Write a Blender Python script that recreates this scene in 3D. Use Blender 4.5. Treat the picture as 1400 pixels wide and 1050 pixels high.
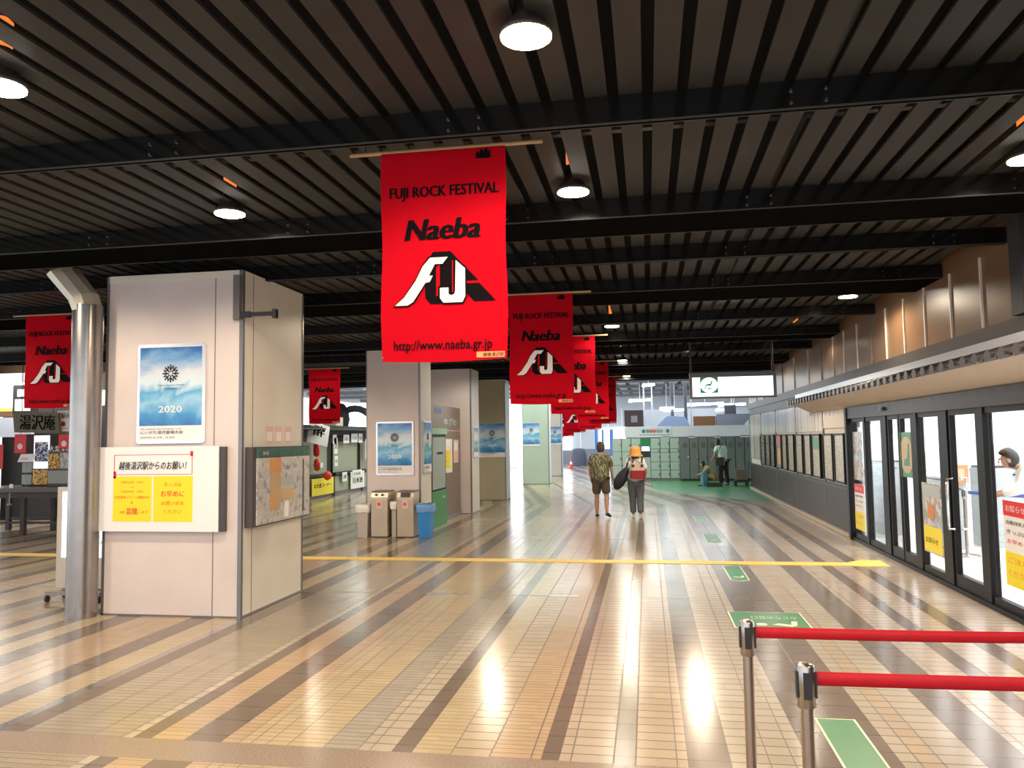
import bpy, bmesh, math, random
from mathutils import Vector, Matrix
random.seed(7)
S = bpy.context.scene
COL = S.collection
for o in list(bpy.data.objects): bpy.data.objects.remove(o)

# ------------------------------------------------------------------ camera
FPX, CAMH = 1080.0, 1.75
cy_ = Vector((885-700, -(597-525), -FPX)).normalized()       # world +Y in camera space
h_ = Vector((1, .0143, 0))
cz_ = h_.cross(cy_) * -1
cz_ = (cy_.cross(h_) * -1); cz_ = cz_ if cz_.y > 0 else -cz_
cz_.normalize()
cx_ = cy_.cross(cz_)
Rm = Matrix((cx_, cy_, cz_))                                   # camera vector -> world vector
cam = bpy.data.cameras.new('camera'); cam.sensor_width = 36; cam.lens = FPX/1400*36
cam.clip_end = 300; cam.clip_start = .05
co = bpy.data.objects.new('camera', cam); COL.objects.link(co)
co.matrix_world = Matrix.Translation((0, 0, CAMH)) @ Rm.to_4x4()
S.camera = co

# ------------------------------------------------------------------ world, exposure
w = bpy.data.worlds.new('world'); S.world = w; w.use_nodes = True
bgn = w.node_tree.nodes['Background']
bgn.inputs[0].default_value = (.86, .93, 1, 1); bgn.inputs[1].default_value = 1.3
S.view_settings.view_transform = 'Standard'; S.view_settings.look = 'None'
S.view_settings.exposure = 0.68; S.view_settings.gamma = 1
S.view_settings.use_curve_mapping = False

def area(name, loc, rot, sx, sy, power, color):
    l = bpy.data.lights.new(name, 'AREA'); l.shape = 'RECTANGLE'; l.size = sx; l.size_y = sy
    l.energy = power; l.color = color
    o = bpy.data.objects.new(name, l); o.location = loc; o.rotation_euler = rot; COL.objects.link(o); return o
WARM = (1, .80, .58); COOL = (.86, .95, 1.0); GREENISH = (.90, 1.0, .92)
area('ticket_hall_daylight', (6.2, 10, 2.85), (0, 0, 0), 4.5, 11, 300, (1, 1, 1))
area('far_hall_daylight', (-3, 42, 4.2), (0, 0, 0), 14, 16, 750, COOL)
area('middle_hall_daylight', (-2.5, 29, 3.9), (0, 0, 0), 8, 6, 260, GREENISH)
area('far_window_daylight', (-13.5, 40, 2.2), (0, math.radians(-90), 0), 3.5, 14, 650, COOL)
area('shop_light', (-13.5, 18, 3.2), (0, 0, 0), 3, 6, 260, (1, .93, .82))
area('stall_light', (-8.2, 25, 3.3), (0, 0, 0), 2, 7, 110, (.95, 1, .85))

# ------------------------------------------------------------------ materials
M = {}
def mat(name, col, rough=.5, metal=0, emit=0, noise=0, scale=8, spec=.5, bump=0, alpha=None, coat=0, ecol=None):
    if name in M: return M[name]
    m = bpy.data.materials.new(name); m.use_nodes = True
    nt = m.node_tree; b = nt.nodes['Principled BSDF']
    b.inputs['Base Color'].default_value = (*col, 1); b.inputs['Roughness'].default_value = rough
    b.inputs['Metallic'].default_value = metal; b.inputs['Specular IOR Level'].default_value = spec
    b.inputs['Coat Weight'].default_value = coat
    if emit:
        b.inputs['Emission Color'].default_value = (*(ecol or col), 1); b.inputs['Emission Strength'].default_value = emit
    if noise or bump:
        tc = nt.nodes.new('ShaderNodeTexCoord'); n = nt.nodes.new('ShaderNodeTexNoise')
        n.inputs['Scale'].default_value = scale; n.inputs['Detail'].default_value = 4
        nt.links.new(tc.outputs['Object'], n.inputs['Vector'])
        if noise:
            r = nt.nodes.new('ShaderNodeValToRGB')
            r.color_ramp.elements[0].position = .3; r.color_ramp.elements[1].position = .7
            r.color_ramp.elements[0].color = (*[c*(1-noise) for c in col], 1)
            r.color_ramp.elements[1].color = (*[min(1, c*(1+noise)) for c in col], 1)
            nt.links.new(n.outputs['Fac'], r.inputs[0]); nt.links.new(r.outputs[0], b.inputs['Base Color'])
        if bump:
            bp = nt.nodes.new('ShaderNodeBump'); bp.inputs['Strength'].default_value = bump; bp.inputs['Distance'].default_value = .01
            nt.links.new(n.outputs['Fac'], bp.inputs['Height']); nt.links.new(bp.outputs[0], b.inputs['Normal'])
    M[name] = m; return m

def tile_mat(name, col, pitch, groove=.10, var=.12, rough=.18):
    """floor tile strip: transverse joints every `pitch` metres along Y, tile to tile colour change"""
    col = tuple(c*.9 for c in col)
    m = bpy.data.materials.new(name); m.use_nodes = True; nt = m.node_tree; N = nt.nodes; L = nt.links
    b = N['Principled BSDF']; b.inputs['Specular IOR Level'].default_value = .5
    g = N.new('ShaderNodeNewGeometry'); sp = N.new('ShaderNodeSeparateXYZ'); L.new(g.outputs['Position'], sp.inputs[0])
    d = N.new('ShaderNodeMath'); d.operation = 'DIVIDE'; L.new(sp.outputs[1], d.inputs[0]); d.inputs[1].default_value = pitch
    fr = N.new('ShaderNodeMath'); fr.operation = 'FRACT'; L.new(d.outputs[0], fr.inputs[0])
    fl = N.new('ShaderNodeMath'); fl.operation = 'FLOOR'; L.new(d.outputs[0], fl.inputs[0])
    lt = N.new('ShaderNodeMath'); lt.operation = 'LESS_THAN'; L.new(fr.outputs[0], lt.inputs[0]); lt.inputs[1].default_value = groove
    xs = N.new('ShaderNodeMath'); xs.operation = 'MULTIPLY'; L.new(sp.outputs[0], xs.inputs[0]); xs.inputs[1].default_value = 4
    xf = N.new('ShaderNodeMath'); xf.operation = 'FLOOR'; L.new(xs.outputs[0], xf.inputs[0])
    cb = N.new('ShaderNodeCombineXYZ'); L.new(fl.outputs[0], cb.inputs[0]); L.new(xf.outputs[0], cb.inputs[1])
    wn = N.new('ShaderNodeTexWhiteNoise'); L.new(cb.outputs[0], wn.inputs['Vector'])
    ns = N.new('ShaderNodeTexNoise'); ns.inputs['Scale'].default_value = .8; L.new(g.outputs['Position'], ns.inputs['Vector'])
    r = N.new('ShaderNodeValToRGB')
    r.color_ramp.elements[0].color = (*[c*(1-var) for c in col], 1); r.color_ramp.elements[1].color = (*[min(1, c*(1+var)) for c in col], 1)
    mx0 = N.new('ShaderNodeMix'); mx0.data_type = 'FLOAT'; mx0.inputs[0].default_value = .5
    L.new(wn.outputs['Value'], mx0.inputs[2]); L.new(ns.outputs['Fac'], mx0.inputs[3]); L.new(mx0.outputs[0], r.inputs[0])
    mx = N.new('ShaderNodeMix'); mx.data_type = 'RGBA'; L.new(lt.outputs[0], mx.inputs[0]); L.new(r.outputs[0], mx.inputs[6])
    mx.inputs[7].default_value = (*[c*.5 for c in col], 1); L.new(mx.outputs[2], b.inputs['Base Color'])
    rr = N.new('ShaderNodeMapRange'); L.new(ns.outputs['Fac'], rr.inputs[0]); rr.inputs[3].default_value = rough-.06; rr.inputs[4].default_value = rough+.08
    L.new(rr.outputs[0], b.inputs['Roughness'])
    bp = N.new('ShaderNodeBump'); bp.inputs['Strength'].default_value = .25; bp.inputs['Distance'].default_value = .002; bp.invert = True
    L.new(lt.outputs[0], bp.inputs['Height']); L.new(bp.outputs[0], b.inputs['Normal'])
    M[name] = m; return m

def poster_mat(name):
    m = bpy.data.materials.new(name); m.use_nodes = True; nt = m.node_tree; N = nt.nodes; L = nt.links
    b = N['Principled BSDF']; b.inputs['Roughness'].default_value = .08
    tc = N.new('ShaderNodeTexCoord'); sp = N.new('ShaderNodeSeparateXYZ'); L.new(tc.outputs['Generated'], sp.inputs[0])
    n = N.new('ShaderNodeTexNoise'); n.inputs['Scale'].default_value = 2.6; n.inputs['Detail'].default_value = 5
    n.inputs['Distortion'].default_value = 1.4; L.new(tc.outputs['Object'], n.inputs['Vector'])
    ad = N.new('ShaderNodeMath'); ad.operation = 'MULTIPLY_ADD'; L.new(n.outputs['Fac'], ad.inputs[0]); ad.inputs[1].default_value = .55
    L.new(sp.outputs[2], ad.inputs[2])
    r = N.new('ShaderNodeValToRGB'); cr = r.color_ramp
    stops = [(.18, (.02, .12, .42)), (.38, (.04, .28, .60)), (.52, (.30, .58, .78)), (.66, (.10, .38, .66)), (.80, (.62, .76, .84)),
             (.95, (.66, .70, .76)), (1.12, (.20, .42, .72)), (1.3, (.05, .16, .50))]
    k = 1/1.35
    cr.elements[0].position = stops[0][0]*k; cr.elements[0].color = (*stops[0][1], 1)
    cr.elements[1].position = stops[-1][0]*k; cr.elements[1].color = (*stops[-1][1], 1)
    for p, c in stops[1:-1]:
        e = cr.elements.new(p*k); e.color = (*c, 1)
    ml = N.new('ShaderNodeMath'); ml.operation = 'MULTIPLY'; L.new(ad.outputs[0], ml.inputs[0]); ml.inputs[1].default_value = k
    L.new(ml.outputs[0], r.inputs[0]); L.new(r.outputs[0], b.inputs['Base Color'])
    M[name] = m; return m

def patch_mat(name, cols, scale, rough=.2, vec=(1, 1, 1)):
    """busy printed or streaked surface: voronoi cells in a few colours"""
    m = bpy.data.materials.new(name); m.use_nodes = True; nt = m.node_tree; N = nt.nodes; L = nt.links
    b = N['Principled BSDF']; b.inputs['Roughness'].default_value = rough
    tc = N.new('ShaderNodeTexCoord'); mp = N.new('ShaderNodeMapping'); mp.inputs['Scale'].default_value = vec
    v = N.new('ShaderNodeTexVoronoi'); v.inputs['Scale'].default_value = scale; v.distance = 'CHEBYCHEV'
    L.new(tc.outputs['Object'], mp.inputs[0]); L.new(mp.outputs[0], v.inputs['Vector'])
    sp = N.new('ShaderNodeSeparateColor'); L.new(v.outputs['Color'], sp.inputs[0])
    r = N.new('ShaderNodeValToRGB'); r.color_ramp.interpolation = 'CONSTANT'
    n = len(cols); r.color_ramp.elements[0].color = (*cols[0], 1)
    r.color_ramp.elements[1].position = (n-1)/n; r.color_ramp.elements[1].color = (*cols[-1], 1)
    for i in range(1, n-1):
        e = r.color_ramp.elements.new(i/n); e.color = (*cols[i], 1)
    L.new(sp.outputs[0], r.inputs[0]); L.new(r.outputs[0], b.inputs['Base Color'])
    M[name] = m; return m

def glass_mat(name, col=(1, 1, 1), fres=1.45):
    m = bpy.data.materials.new(name); m.use_nodes = True; nt = m.node_tree; N = nt.nodes; L = nt.links
    for x in list(N): N.remove(x)
    o = N.new('ShaderNodeOutputMaterial'); t = N.new('ShaderNodeBsdfTransparent'); t.inputs[0].default_value = (*col, 1)
    g = N.new('ShaderNodeBsdfGlossy'); g.inputs['Roughness'].default_value = .02
    lw = N.new('ShaderNodeLayerWeight'); pw = N.new('ShaderNodeMath'); pw.operation = 'POWER'; pw.inputs[1].default_value = 4.5; L.new(lw.outputs['Facing'], pw.inputs[0])
    f = N.new('ShaderNodeMath'); f.operation = 'MULTIPLY_ADD'; f.inputs[1].default_value = .5; f.inputs[2].default_value = .03; L.new(pw.outputs[0], f.inputs[0]); mx = N.new('ShaderNodeMixShader')
    L.new(f.outputs[0], mx.inputs[0]); L.new(t.outputs[0], mx.inputs[1]); L.new(g.outputs[0], mx.inputs[2]); L.new(mx.outputs[0], o.inputs[0])
    M[name] = m; return m

mat('black_paint', (.012, .011, .011), .32); mat('slat_paint', (.045, .0435, .042), .5, spec=.12, noise=.12, scale=2)
mat('void_dark', (.012, .012, .013), .8); mat('beam_paint', (.007, .007, .007), .14, spec=.6); mat('beam_under', (.006, .006, .006), .7, spec=0); mat('lip', (.06, .057, .055), .4, spec=.3)
mat('pillar_pink', (.70, .61, .585), .42, noise=.05, scale=2); mat('pillar_side', (.72, .68, .60), .4, noise=.04, scale=2)
mat('olive_tile', (.42, .37, .24), .4, noise=.05, scale=2); mat('green_lit_tile', (.50, .60, .50), .4, noise=.04, scale=2)  # mint tone paints the greenish hall light onto the pale tile
mat('seam', (.16, .14, .14), .5); mat('trim_metal', (.22, .22, .23), .35, metal=.6)
mat('steel', (.36, .33, .31), .27, metal=1, noise=.06, scale=6); mat('chrome', (.7, .68, .66), .12, metal=1)
mat('cap_steel', (.42, .40, .38), .28, metal=1); mat('pole_steel', (.45, .38, .33), .22, metal=1); mat('plastic_black', (.02, .02, .022), .4)
mat('banner_red', (.50, .003, .012), .85, spec=.05, noise=.05, scale=3); mat('banner_hem', (.55, .01, .02), .6)
mat('ink_black', (.006, .005, .006), .8, spec=.05); mat('ink_white', (.85, .76, .72), .6); mat('ink_red', (.75, .02, .03), .5)
mat('tag_orange', (.85, .33, .12), .5); mat('bamboo', (.50, .33, .16), .5)
mat('lamp_white', (1, .95, .85), emit=22, ecol=(1, .93, .80)); mat('lamp_warm', (1, .7, .35), emit=22, ecol=(1, .72, .40))
mat('lamp_housing', (.05, .045, .04), .4); mat('copper_glow', (.75, .22, .06), .4, metal=.3, emit=.6, ecol=(1, .25, .05))  # copper socket glows by its own emission, painting in lamp light
mat('tube', (1, 1, 1), emit=7, ecol=(.93, .97, 1)); mat('sign_light', (1, 1, 1), emit=1.0, ecol=(.96, 1, 1)); mat('sign_case', (.10, .11, .13), .4)
mat('sign_green', (.01, .30, .16), .4, emit=.06, ecol=(.02, .45, .25)); mat('ink_pale', (.45, .38, .38), .5, emit=.12, ecol=(.8, .72, .72))
mat('bronze', (.010, .0095, .0095), .4, spec=.15); mat('bronze_light', (.05, .05, .057), .4, spec=.2)
mat('wall_brown', (.20, .115, .062), .3, noise=.1, scale=1.2); mat('wall_low', (.050, .036, .030), .4, spec=.15, noise=.05, scale=2)
mat('cream_wall', (.62, .55, .48), .5, noise=.03); mat('joint_white', (.8, .72, .62), .4); mat('fascia_grey', (.06, .052, .05), .4, spec=.2)
mat('soffit', (.66, .56, .45), .5, noise=.03); mat('roof_tile', (.05, .045, .045), .35, noise=.2, scale=20); mat('flashing', (.5, .52, .55), .3, metal=.8)
mat('baseboard', (.42, .35, .28), .45); mat('white_wall', (.86, .88, .9), .5); mat('white_floor', (.72, .70, .68), .2)
mat('grey_machine', (.42, .46, .47), .4); mat('panel_light', (1, 1, 1), emit=2.6); mat('blue_belt', (.04, .10, .50), .5)
mat('belt_red', (.62, .006, .02), .55, noise=.06, scale=30); mat('paper_white', (.86, .84, .84), .35); mat('yellow', (.88, .72, .01), .4)
mat('orange_text', (.80, .22, .01), .5); mat('tactile', (.86, .60, .14), .5); mat('mat_green', (.07, .26, .115), .28); mat('mat_green_dark', (.05, .22, .11), .35)
mat('mat_line', (.82, .84, .62), .5); mat('granite', (.30, .235, .185), .22, noise=.22, scale=90)
mat('joint_dark', (.13, .10, .085), .5); mat('metal_strip', (.62, .58, .55), .18, metal=1)
mat('silver_frame', (.75, .75, .77), .25, metal=.8); mat('case_dark', (.06, .05, .05), .4); mat('header_teal', (.05, .14, .12), .3)
mat('bag_white', (.85, .84, .82), .35, bump=.6, scale=30); mat('bag_blue', (.16, .36, .72), .3, bump=.6, scale=30)
mat('bin_grey', (.50, .46, .42), .5); mat('bin_blue', (.03, .24, .62), .4); mat('bin_steel', (.52, .43, .33), .36, metal=.55, noise=.06, scale=5)
mat('bin_light', (.62, .56, .44), .35, metal=.3); mat('phone_green', (.05, .24, .07), .4); mat('kiosk_brown', (.20, .15, .12), .4); mat('screen_grey', (.34, .38, .36), .15)
mat('locker_green', (.40, .50, .44), .4); mat('locker_dark', (.16, .18, .17), .4); mat('door_gap', (.05, .06, .06), .6); mat('terminal_green', (.02, .22, .07), .4)
mat('screen_white', (.8, .84, .87), .3, emit=.65); mat('lock_black', (.03, .03, .03), .4); mat('label_red', (.6, .12, .1), .5)
mat('skin', (.46, .25, .16), .5); mat('hair_dark', (.02, .016, .014), .45); mat('hair_grey', (.07, .05, .038), .6, noise=.3, scale=40)
mat('shorts_olive', (.085, .068, .045), .7); mat('jeans', (.10, .115, .135), .7, noise=.15, scale=20); mat('shirt_white', (.74, .76, .74), .6); mat('shirt_mint', (.50, .70, .62), .6)
mat('hat_straw', (.72, .33, .08), .7, noise=.15, scale=60); mat('bag_navy', (.012, .013, .025), .6); mat('pack_white', (.70, .56, .48), .6); mat('pack_red', (.32, .015, .02), .6)
mat('shoe_black', (.01, .01, .01), .5); mat('sole_white', (.7, .7, .7), .5); mat('trousers_black', (.012, .012, .016), .6); mat('khaki', (.30, .26, .14), .6); mat('teal_bag', (.06, .22, .34), .6)
mat('cart_brown', (.17, .14, .10), .6); mat('wood_dark', (.045, .03, .024), .4, noise=.2, scale=6); mat('table_top', (.13, .125, .125), .25)
mat('wood_sign', (.17, .145, .10), .7, noise=.15, scale=14); mat('shutter', (.36, .38, .27), .5); mat('shop_dark', (.025, .022, .022), .6)
mat('far_wall', (.55, .60, .68), .5); mat('far_grey', (.22, .24, .29), .5); mat('far_blue', (.10, .22, .55), .5); mat('cloth_navy', (.07, .08, .12), .6, bump=.8, scale=6)
mat('cone_red', (.8, .06, .03), .5); mat('window_glow', (1, 1, 1), emit=1.7, ecol=(.95, .98, 1)); mat('far_slat', (.34, .36, .37), .4); mat('brown_box', (.05, .03, .025), .5)
mat('awning_blue', (.16, .22, .36), .6); mat('brown_counter', (.20, .09, .03), .5); mat('far_pole', (.62, .65, .70), .4); mat('dot_teal', (.02, .25, .35), .5); mat('dot_green', (.1, .45, .2), .5); mat('dot_red', (.75, .2, .2), .5)
mat('phone_top', (.25, .45, .28), .4); mat('sticker_pink', (.72, .50, .44), .5); mat('map_orange', (.72, .36, .14), .5); mat('map_tan', (.60, .44, .25), .5)
mat('fixture', (.30, .28, .26), .4); mat('night_pipe', (.18, .17, .16), .35, metal=.6); mat('beige_ellipse', (.55, .45, .30), .5); mat('warm_poster', (.60, .25, .10), .5)
patch_mat('map_print', [(.62, .62, .60), (.70, .70, .68), (.66, .66, .66), (.45, .45, .47), (.68, .62, .52), (.66, .67, .66), (.72, .72, .71)], 20)
patch_mat('vending_print', [(.10, .16, .36), (.75, .78, .82), (.05, .06, .12), (.5, .6, .8)], 26)
patch_mat('menu_print', [(.75, .45, .12), (.20, .10, .05), (.80, .55, .2), (.6, .25, .05)], 30)
patch_mat('leaflet_print', [(.45, .44, .40), (.55, .52, .46), (.38, .35, .30), (.5, .42, .36)], 10, vec=(1, 2, 5))
patch_mat('leaflet_dark', [(.22, .21, .20), (.30, .28, .25), (.18, .16, .15), (.34, .30, .27)], 10, vec=(1, 2, 5))
patch_mat('city_print', [(.35, .42, .5), (.55, .5, .42), (.3, .35, .3), (.6, .6, .6), (.45, .3, .25)], 14)
patch_mat('shirt_print', [(.05, .055, .03), (.13, .14, .07), (.42, .40, .26), (.08, .09, .04), (.20, .19, .09)], 22, rough=.7, vec=(3.2, 1, .8))
patch_mat('streak_board', [(.46, .46, .48), (.60, .58, .56), (.40, .38, .40), (.62, .50, .40), (.66, .64, .62)], 5, vec=(1, 1.6, .05), rough=.12)  # board streaks paint window reflections into the colour
poster_mat('blue_poster'); glass_mat('glass'); glass_mat('glass_frost', (.86, .92, .93))
TILE = {'Y': tile_mat('tile_yellow', (.53, .425, .27), .062), 'P': tile_mat('tile_peach', (.51, .40, .285), .125), 'O': tile_mat('tile_orange', (.51, .37, .235), .062),
        'G': tile_mat('tile_grey', (.41, .365, .30), .062), 'C': tile_mat('tile_cream', (.50, .43, .335), .125), 'K': tile_mat('tile_pink', (.50, .41, .33), .125),
        'B': tile_mat('tile_brown', (.20, .155, .125), .25, groove=.03, var=.10), 'V': tile_mat('tile_olive', (.25, .205, .14), .25, groove=.03), 'T': tile_mat('tile_tan', (.39, .33, .25), .062)}

# ------------------------------------------------------------------ mesh builder
class MB:
    def __init__(s): s.v = []; s.f = []; s.m = []; s.sm = []; s.mats = []
    def mi(s, m):
        m = M[m] if isinstance(m, str) else m
        if m not in s.mats: s.mats.append(m)
        return s.mats.index(m)
    def add(s, vs, fs, m, smooth=False):
        b = len(s.v); s.v += [tuple(v) for v in vs]; k = s.mi(m)
        for f in fs: s.f.append([b+i for i in f]); s.m.append(k); s.sm.append(smooth)
        return s
    def box(s, x0, x1, y0, y1, z0, z1, m, T=None):
        vs = [Vector((x, y, z)) for z in (z0, z1) for y in (y0, y1) for x in (x0, x1)]
        if T: vs = [T @ v for v in vs]
        return s.add(vs, [(0, 2, 3, 1), (4, 5, 7, 6), (0, 1, 5, 4), (2, 6, 7, 3), (0, 4, 6, 2), (1, 3, 7, 5)], m)
    def bbox(s, x0, x1, y0, y1, z0, z1, m, b=.01):
        """box with chamfered vertical edges"""
        p = [(x0+b, y0), (x1-b, y0), (x1, y0+b), (x1, y1-b), (x1-b, y1), (x0+b, y1), (x0, y1-b), (x0, y0+b)]
        return s.prism([(x, y, z0) for x, y in p], (0, 0, z1-z0), m)
    def prism(s, pts, d, m, smooth=False):
        n = len(pts); d = Vector(d); a = [Vector(p) for p in pts]; vs = a + [p+d for p in a]
        s.add(vs, [tuple(range(n))[::-1], tuple(range(n, 2*n))], m)
        return s.add(vs, [(i, (i+1) % n, n+(i+1) % n, n+i) for i in range(n)], m, smooth)
    def poly(s, pts, m): return s.add(pts, [tuple(range(len(pts)))], m)
    def ring(s, rings, m, smooth=True, caps=True):
        n = len(rings[0]); vs = [p for r in rings for p in r]; fs = []
        for k in range(len(rings)-1):
            for i in range(n): fs.append((k*n+i, k*n+(i+1) % n, (k+1)*n+(i+1) % n, (k+1)*n+i))
        s.add(vs, fs, m, smooth)
        if caps: s.add(rings[0], [tuple(range(n))[::-1]], m); s.add(rings[-1], [tuple(range(n))], m)
        return s
    def tube(s, path, r, m, n=10, smooth=True):
        P = [Vector(p) for p in path]; R = r if isinstance(r, (list, tuple)) else [r]*len(P); rs = []
        for i, p in enumerate(P):
            t = (P[min(i+1, len(P)-1)]-P[max(i-1, 0)]).normalized()
            a = Vector((0, 0, 1)) if abs(t.z) < .9 else Vector((1, 0, 0))
            u = t.cross(a).normalized(); v = t.cross(u)
            rs.append([p+(u*math.cos(2*math.pi*k/n)+v*math.sin(2*math.pi*k/n))*R[i] for k in range(n)])
        return s.ring(rs, m, smooth)
    def lathe(s, c, prof, m, n=20, sx=1, sy=1):
        return s.ring([[(c[0]+r*sx*math.cos(2*math.pi*k/n), c[1]+r*sy*math.sin(2*math.pi*k/n), c[2]+z) for k in range(n)] for r, z in prof], m)
    def text(s, body, o, u, v, m, h=None, w=None, bold=0, shear=0, center=False, fat=0):
        """lettering: lower left corner o, along u, up v; fitted to height h and/or width w"""
        key = (body, shear)
        if key not in TXT:
            c = bpy.data.curves.new('t', 'FONT'); c.body = body; c.shear = shear; c.resolution_u = 2
            ob = bpy.data.objects.new('t', c); COL.objects.link(ob); bpy.context.view_layer.update()
            me = ob.to_mesh(); TXT[key] = ([(q.co.x, q.co.y) for q in me.vertices], [tuple(p.vertices) for p in me.polygons])
            ob.to_mesh_clear(); bpy.data.objects.remove(ob); bpy.data.curves.remove(c)
        vs, fs = TXT[key]
        x0 = min(a for a, b in vs); x1 = max(a for a, b in vs); y0 = min(b for a, b in vs); y1 = max(b for a, b in vs)
        sy = (h or 0)/(y1-y0); sx = (w or 0)/(x1-x0)
        if not h: sy = sx
        if not w: sx = sy
        o = Vector(o); u = Vector(u); v = Vector(v)
        if center: o = o - u*(x1-x0)*sx/2
        if not fat: fat, bold = bold*.9, 0
        nn = u.cross(v)*.0002
        for i in ((-1, 0, 1) if fat > .004 else (0,)):
            s.add([o+u*((a-x0)*sx+i*fat*sx*.7)+v*(b-y0)*sy+nn*i for a, b in vs], fs, m)
        return s
    def build(s, name, parent=None, world=True):
        me = bpy.data.meshes.new(name)
        off = Vector((0, 0, 0))
        if parent is not None and world:
            q = parent
            while q is not None: off += q.location; q = q.parent
        me.from_pydata([Vector(v)-off for v in s.v], [], s.f)
        for m in s.mats: me.materials.append(m)
        me.polygons.foreach_set('material_index', s.m); me.polygons.foreach_set('use_smooth', s.sm)
        me.update()
        o = bpy.data.objects.new(name, me); COL.objects.link(o); o.parent = parent
        return o
TXT = {}
def tag(o, label, cat, group=None):
    o['label'] = label; o['category'] = cat
    if group: o['group'] = group
    return o
def thing(name, label, cat, loc=(0, 0, 0), group=None, rz=0):
    o = bpy.data.objects.new(name, None); o.location = loc; o.rotation_euler = (0, 0, rz); o.empty_display_size = .1
    COL.objects.link(o); return tag(o, label, cat, group)
def struct(name, mb):
    o = mb.build(name); o['kind'] = 'structure'; return o
def dup(o, loc=None, label=None, parent=None):
    c = o.copy(); COL.objects.link(c); c.parent = parent
    for ch in list(o.children): dup(ch, parent=c)
    if loc is not None: c.location = loc
    if label: c['label'] = label
    return c
X, Y, Z = Vector((1, 0, 0)), Vector((0, 1, 0)), Vector((0, 0, 1))

# ------------------------------------------------------------------ floor
fl = MB()
ST = [(-5.81, -5.63, 'B'), (-5.63, -5.39, 'Y'), (-5.39, -5.11, 'B'), (-5.11, -4.9, 'O'), (-4.9, -4.75, 'O'), (-4.75, -4.56, 'O'), (-4.56, -4.32, 'B'), (-4.32, -4.06, 'Y'),
      (-4.06, -3.98, 'M'), (-3.98, -3.82, 'B'), (-3.82, -3.59, 'T'), (-3.59, -3.35, 'T'), (-3.35, -3.15, 'T'), (-3.15, -3.08, 'C'), (-3.08, -2.96, 'B'), (-2.96, -2.75, 'O'),
      (-2.75, -2.51, 'B'), (-2.51, -2.40, 'O'), (-2.40, -2.33, 'Y'), (-2.33, -2.23, 'Y'), (-2.23, -2.10, 'Y'), (-2.10, -1.88, 'Y'), (-1.88, -1.67, 'G'), (-1.67, -1.60, 'C'),
      (-1.60, -1.47, 'C'), (-1.47, -1.35, 'B'), (-1.35, -1.13, 'Y'), (-1.13, -.91, 'P'), (-.91, -.68, 'O'), (-.68, -.62, 'O'), (-.62, -.52, 'B'), (-.52, -.46, 'K'),
      (-.46, -.23, 'C'), (-.23, -.11, 'V'), (-.11, .11, 'P'), (.11, .17, 'P'), (.17, .40, 'B'), (.40, .60, 'C'), (.60, .73, 'C'), (.73, .81, 'C'), (.81, 1.05, 'B'), (1.05, 1.29, 'B'),
      (1.29, 1.38, 'C'), (1.38, 1.50, 'P'), (1.50, 1.71, 'C'), (1.71, 1.97, 'B'), (1.97, 2.02, 'K'), (2.02, 2.23, 'K'), (2.23, 2.37, 'B'), (2.37, 2.62, 'K'), (2.62, 2.79, 'B'), (2.79, 2.95, 'K'), (2.95, 3.35, 'K')]
NOLINE = {(-5.81), (-5.63), (-5.39), (-5.11), (-4.56), (-4.32), (-4.06), (-3.98), (-3.82), (-3.08), (-2.96), (-2.75), (-2.51), (-1.47), (-1.35), (-.62), (-.52), (.17), (.40), (.81), (1.29), (1.71), (1.97), (2.23)}
x = -5.81; pat = ['Y', 'B', 'O', 'T', 'B', 'Y', 'C', 'B', 'P', 'O', 'B', 'T']; wd = [.28, .16, .3, .26, .22, .26, .3, .14, .28, .22, .24, .3]; ext = []; i = 0
while x > -18:
    ext.append((x-wd[i % 12], x, pat[i % 12])); NOLINE.add(x); x -= wd[i % 12]; i += 1
ST = ext[::-1]+ST
YR = [(-3, 4.12), (4.40, 8.84), (8.86, 13.94), (13.96, 20.5)]
BEND, KB = 20.62, -.22
for a, b, t in ST:
    m = 'metal_strip' if t == 'M' else TILE[t]
    l = 0 if a in NOLINE else .007
    for y0, y1 in YR:
        mm = m
        if t == 'M' and y0 > 7: mm = TILE['B']
        fl.add([(a+l, y0, 0), (b, y0, 0), (b, y1, 0), (a+l, y1, 0)], [(0, 1, 2, 3)], mm)
        if l: fl.add([(a, y0, 0), (a+l, y0, 0), (a+l, y1, 0), (a, y1, 0)], [(0, 1, 2, 3)], 'joint_dark')
    if t == 'M': mm = TILE['B']
    sh = KB*(60-BEND)
    fl.add([(a, BEND, 0), (b, BEND, 0), (b+sh, 60, 0), (a+sh, 60, 0)], [(0, 1, 2, 3)], mm)
fl.add([(3.35, BEND, 0), (14, BEND, 0), (14, 60, 0), (3.35+sh, 60, 0)], [(0, 1, 2, 3)], TILE['K'])
fl.poly([(-18, 4.12, 0), (3.35, 4.12, 0), (3.35, 4.40, 0), (-18, 4.40, 0)], 'granite')
for y0, y1 in ((8.84, 8.86), (13.94, 13.96)): fl.poly([(-18, y0, 0), (3.35, y0, 0), (3.35, y1, 0), (-18, y1, 0)], 'joint_dark')
fl.poly([(-18, 20.5, 0), (3.35, 20.5, 0), (3.35, BEND, 0), (-18, BEND, 0)], TILE['C'])
fl.poly([(-18, -3, 0), (-18, -4, 0), (3.35, -4, 0), (3.35, -3, 0)], TILE['C'])
fl.poly([(3.35, -4, 0), (10, -4, 0), (10, 18, 0), (3.35, 18, 0)], 'white_floor')
fl.poly([(3.35, 18, 0), (14, 18, 0), (14, BEND, 0), (3.35, BEND, 0)], 'white_floor')
fl.box(-18, 14, -4, 60, -.3, -.002, 'joint_dark')
struct('floor', fl)
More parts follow.
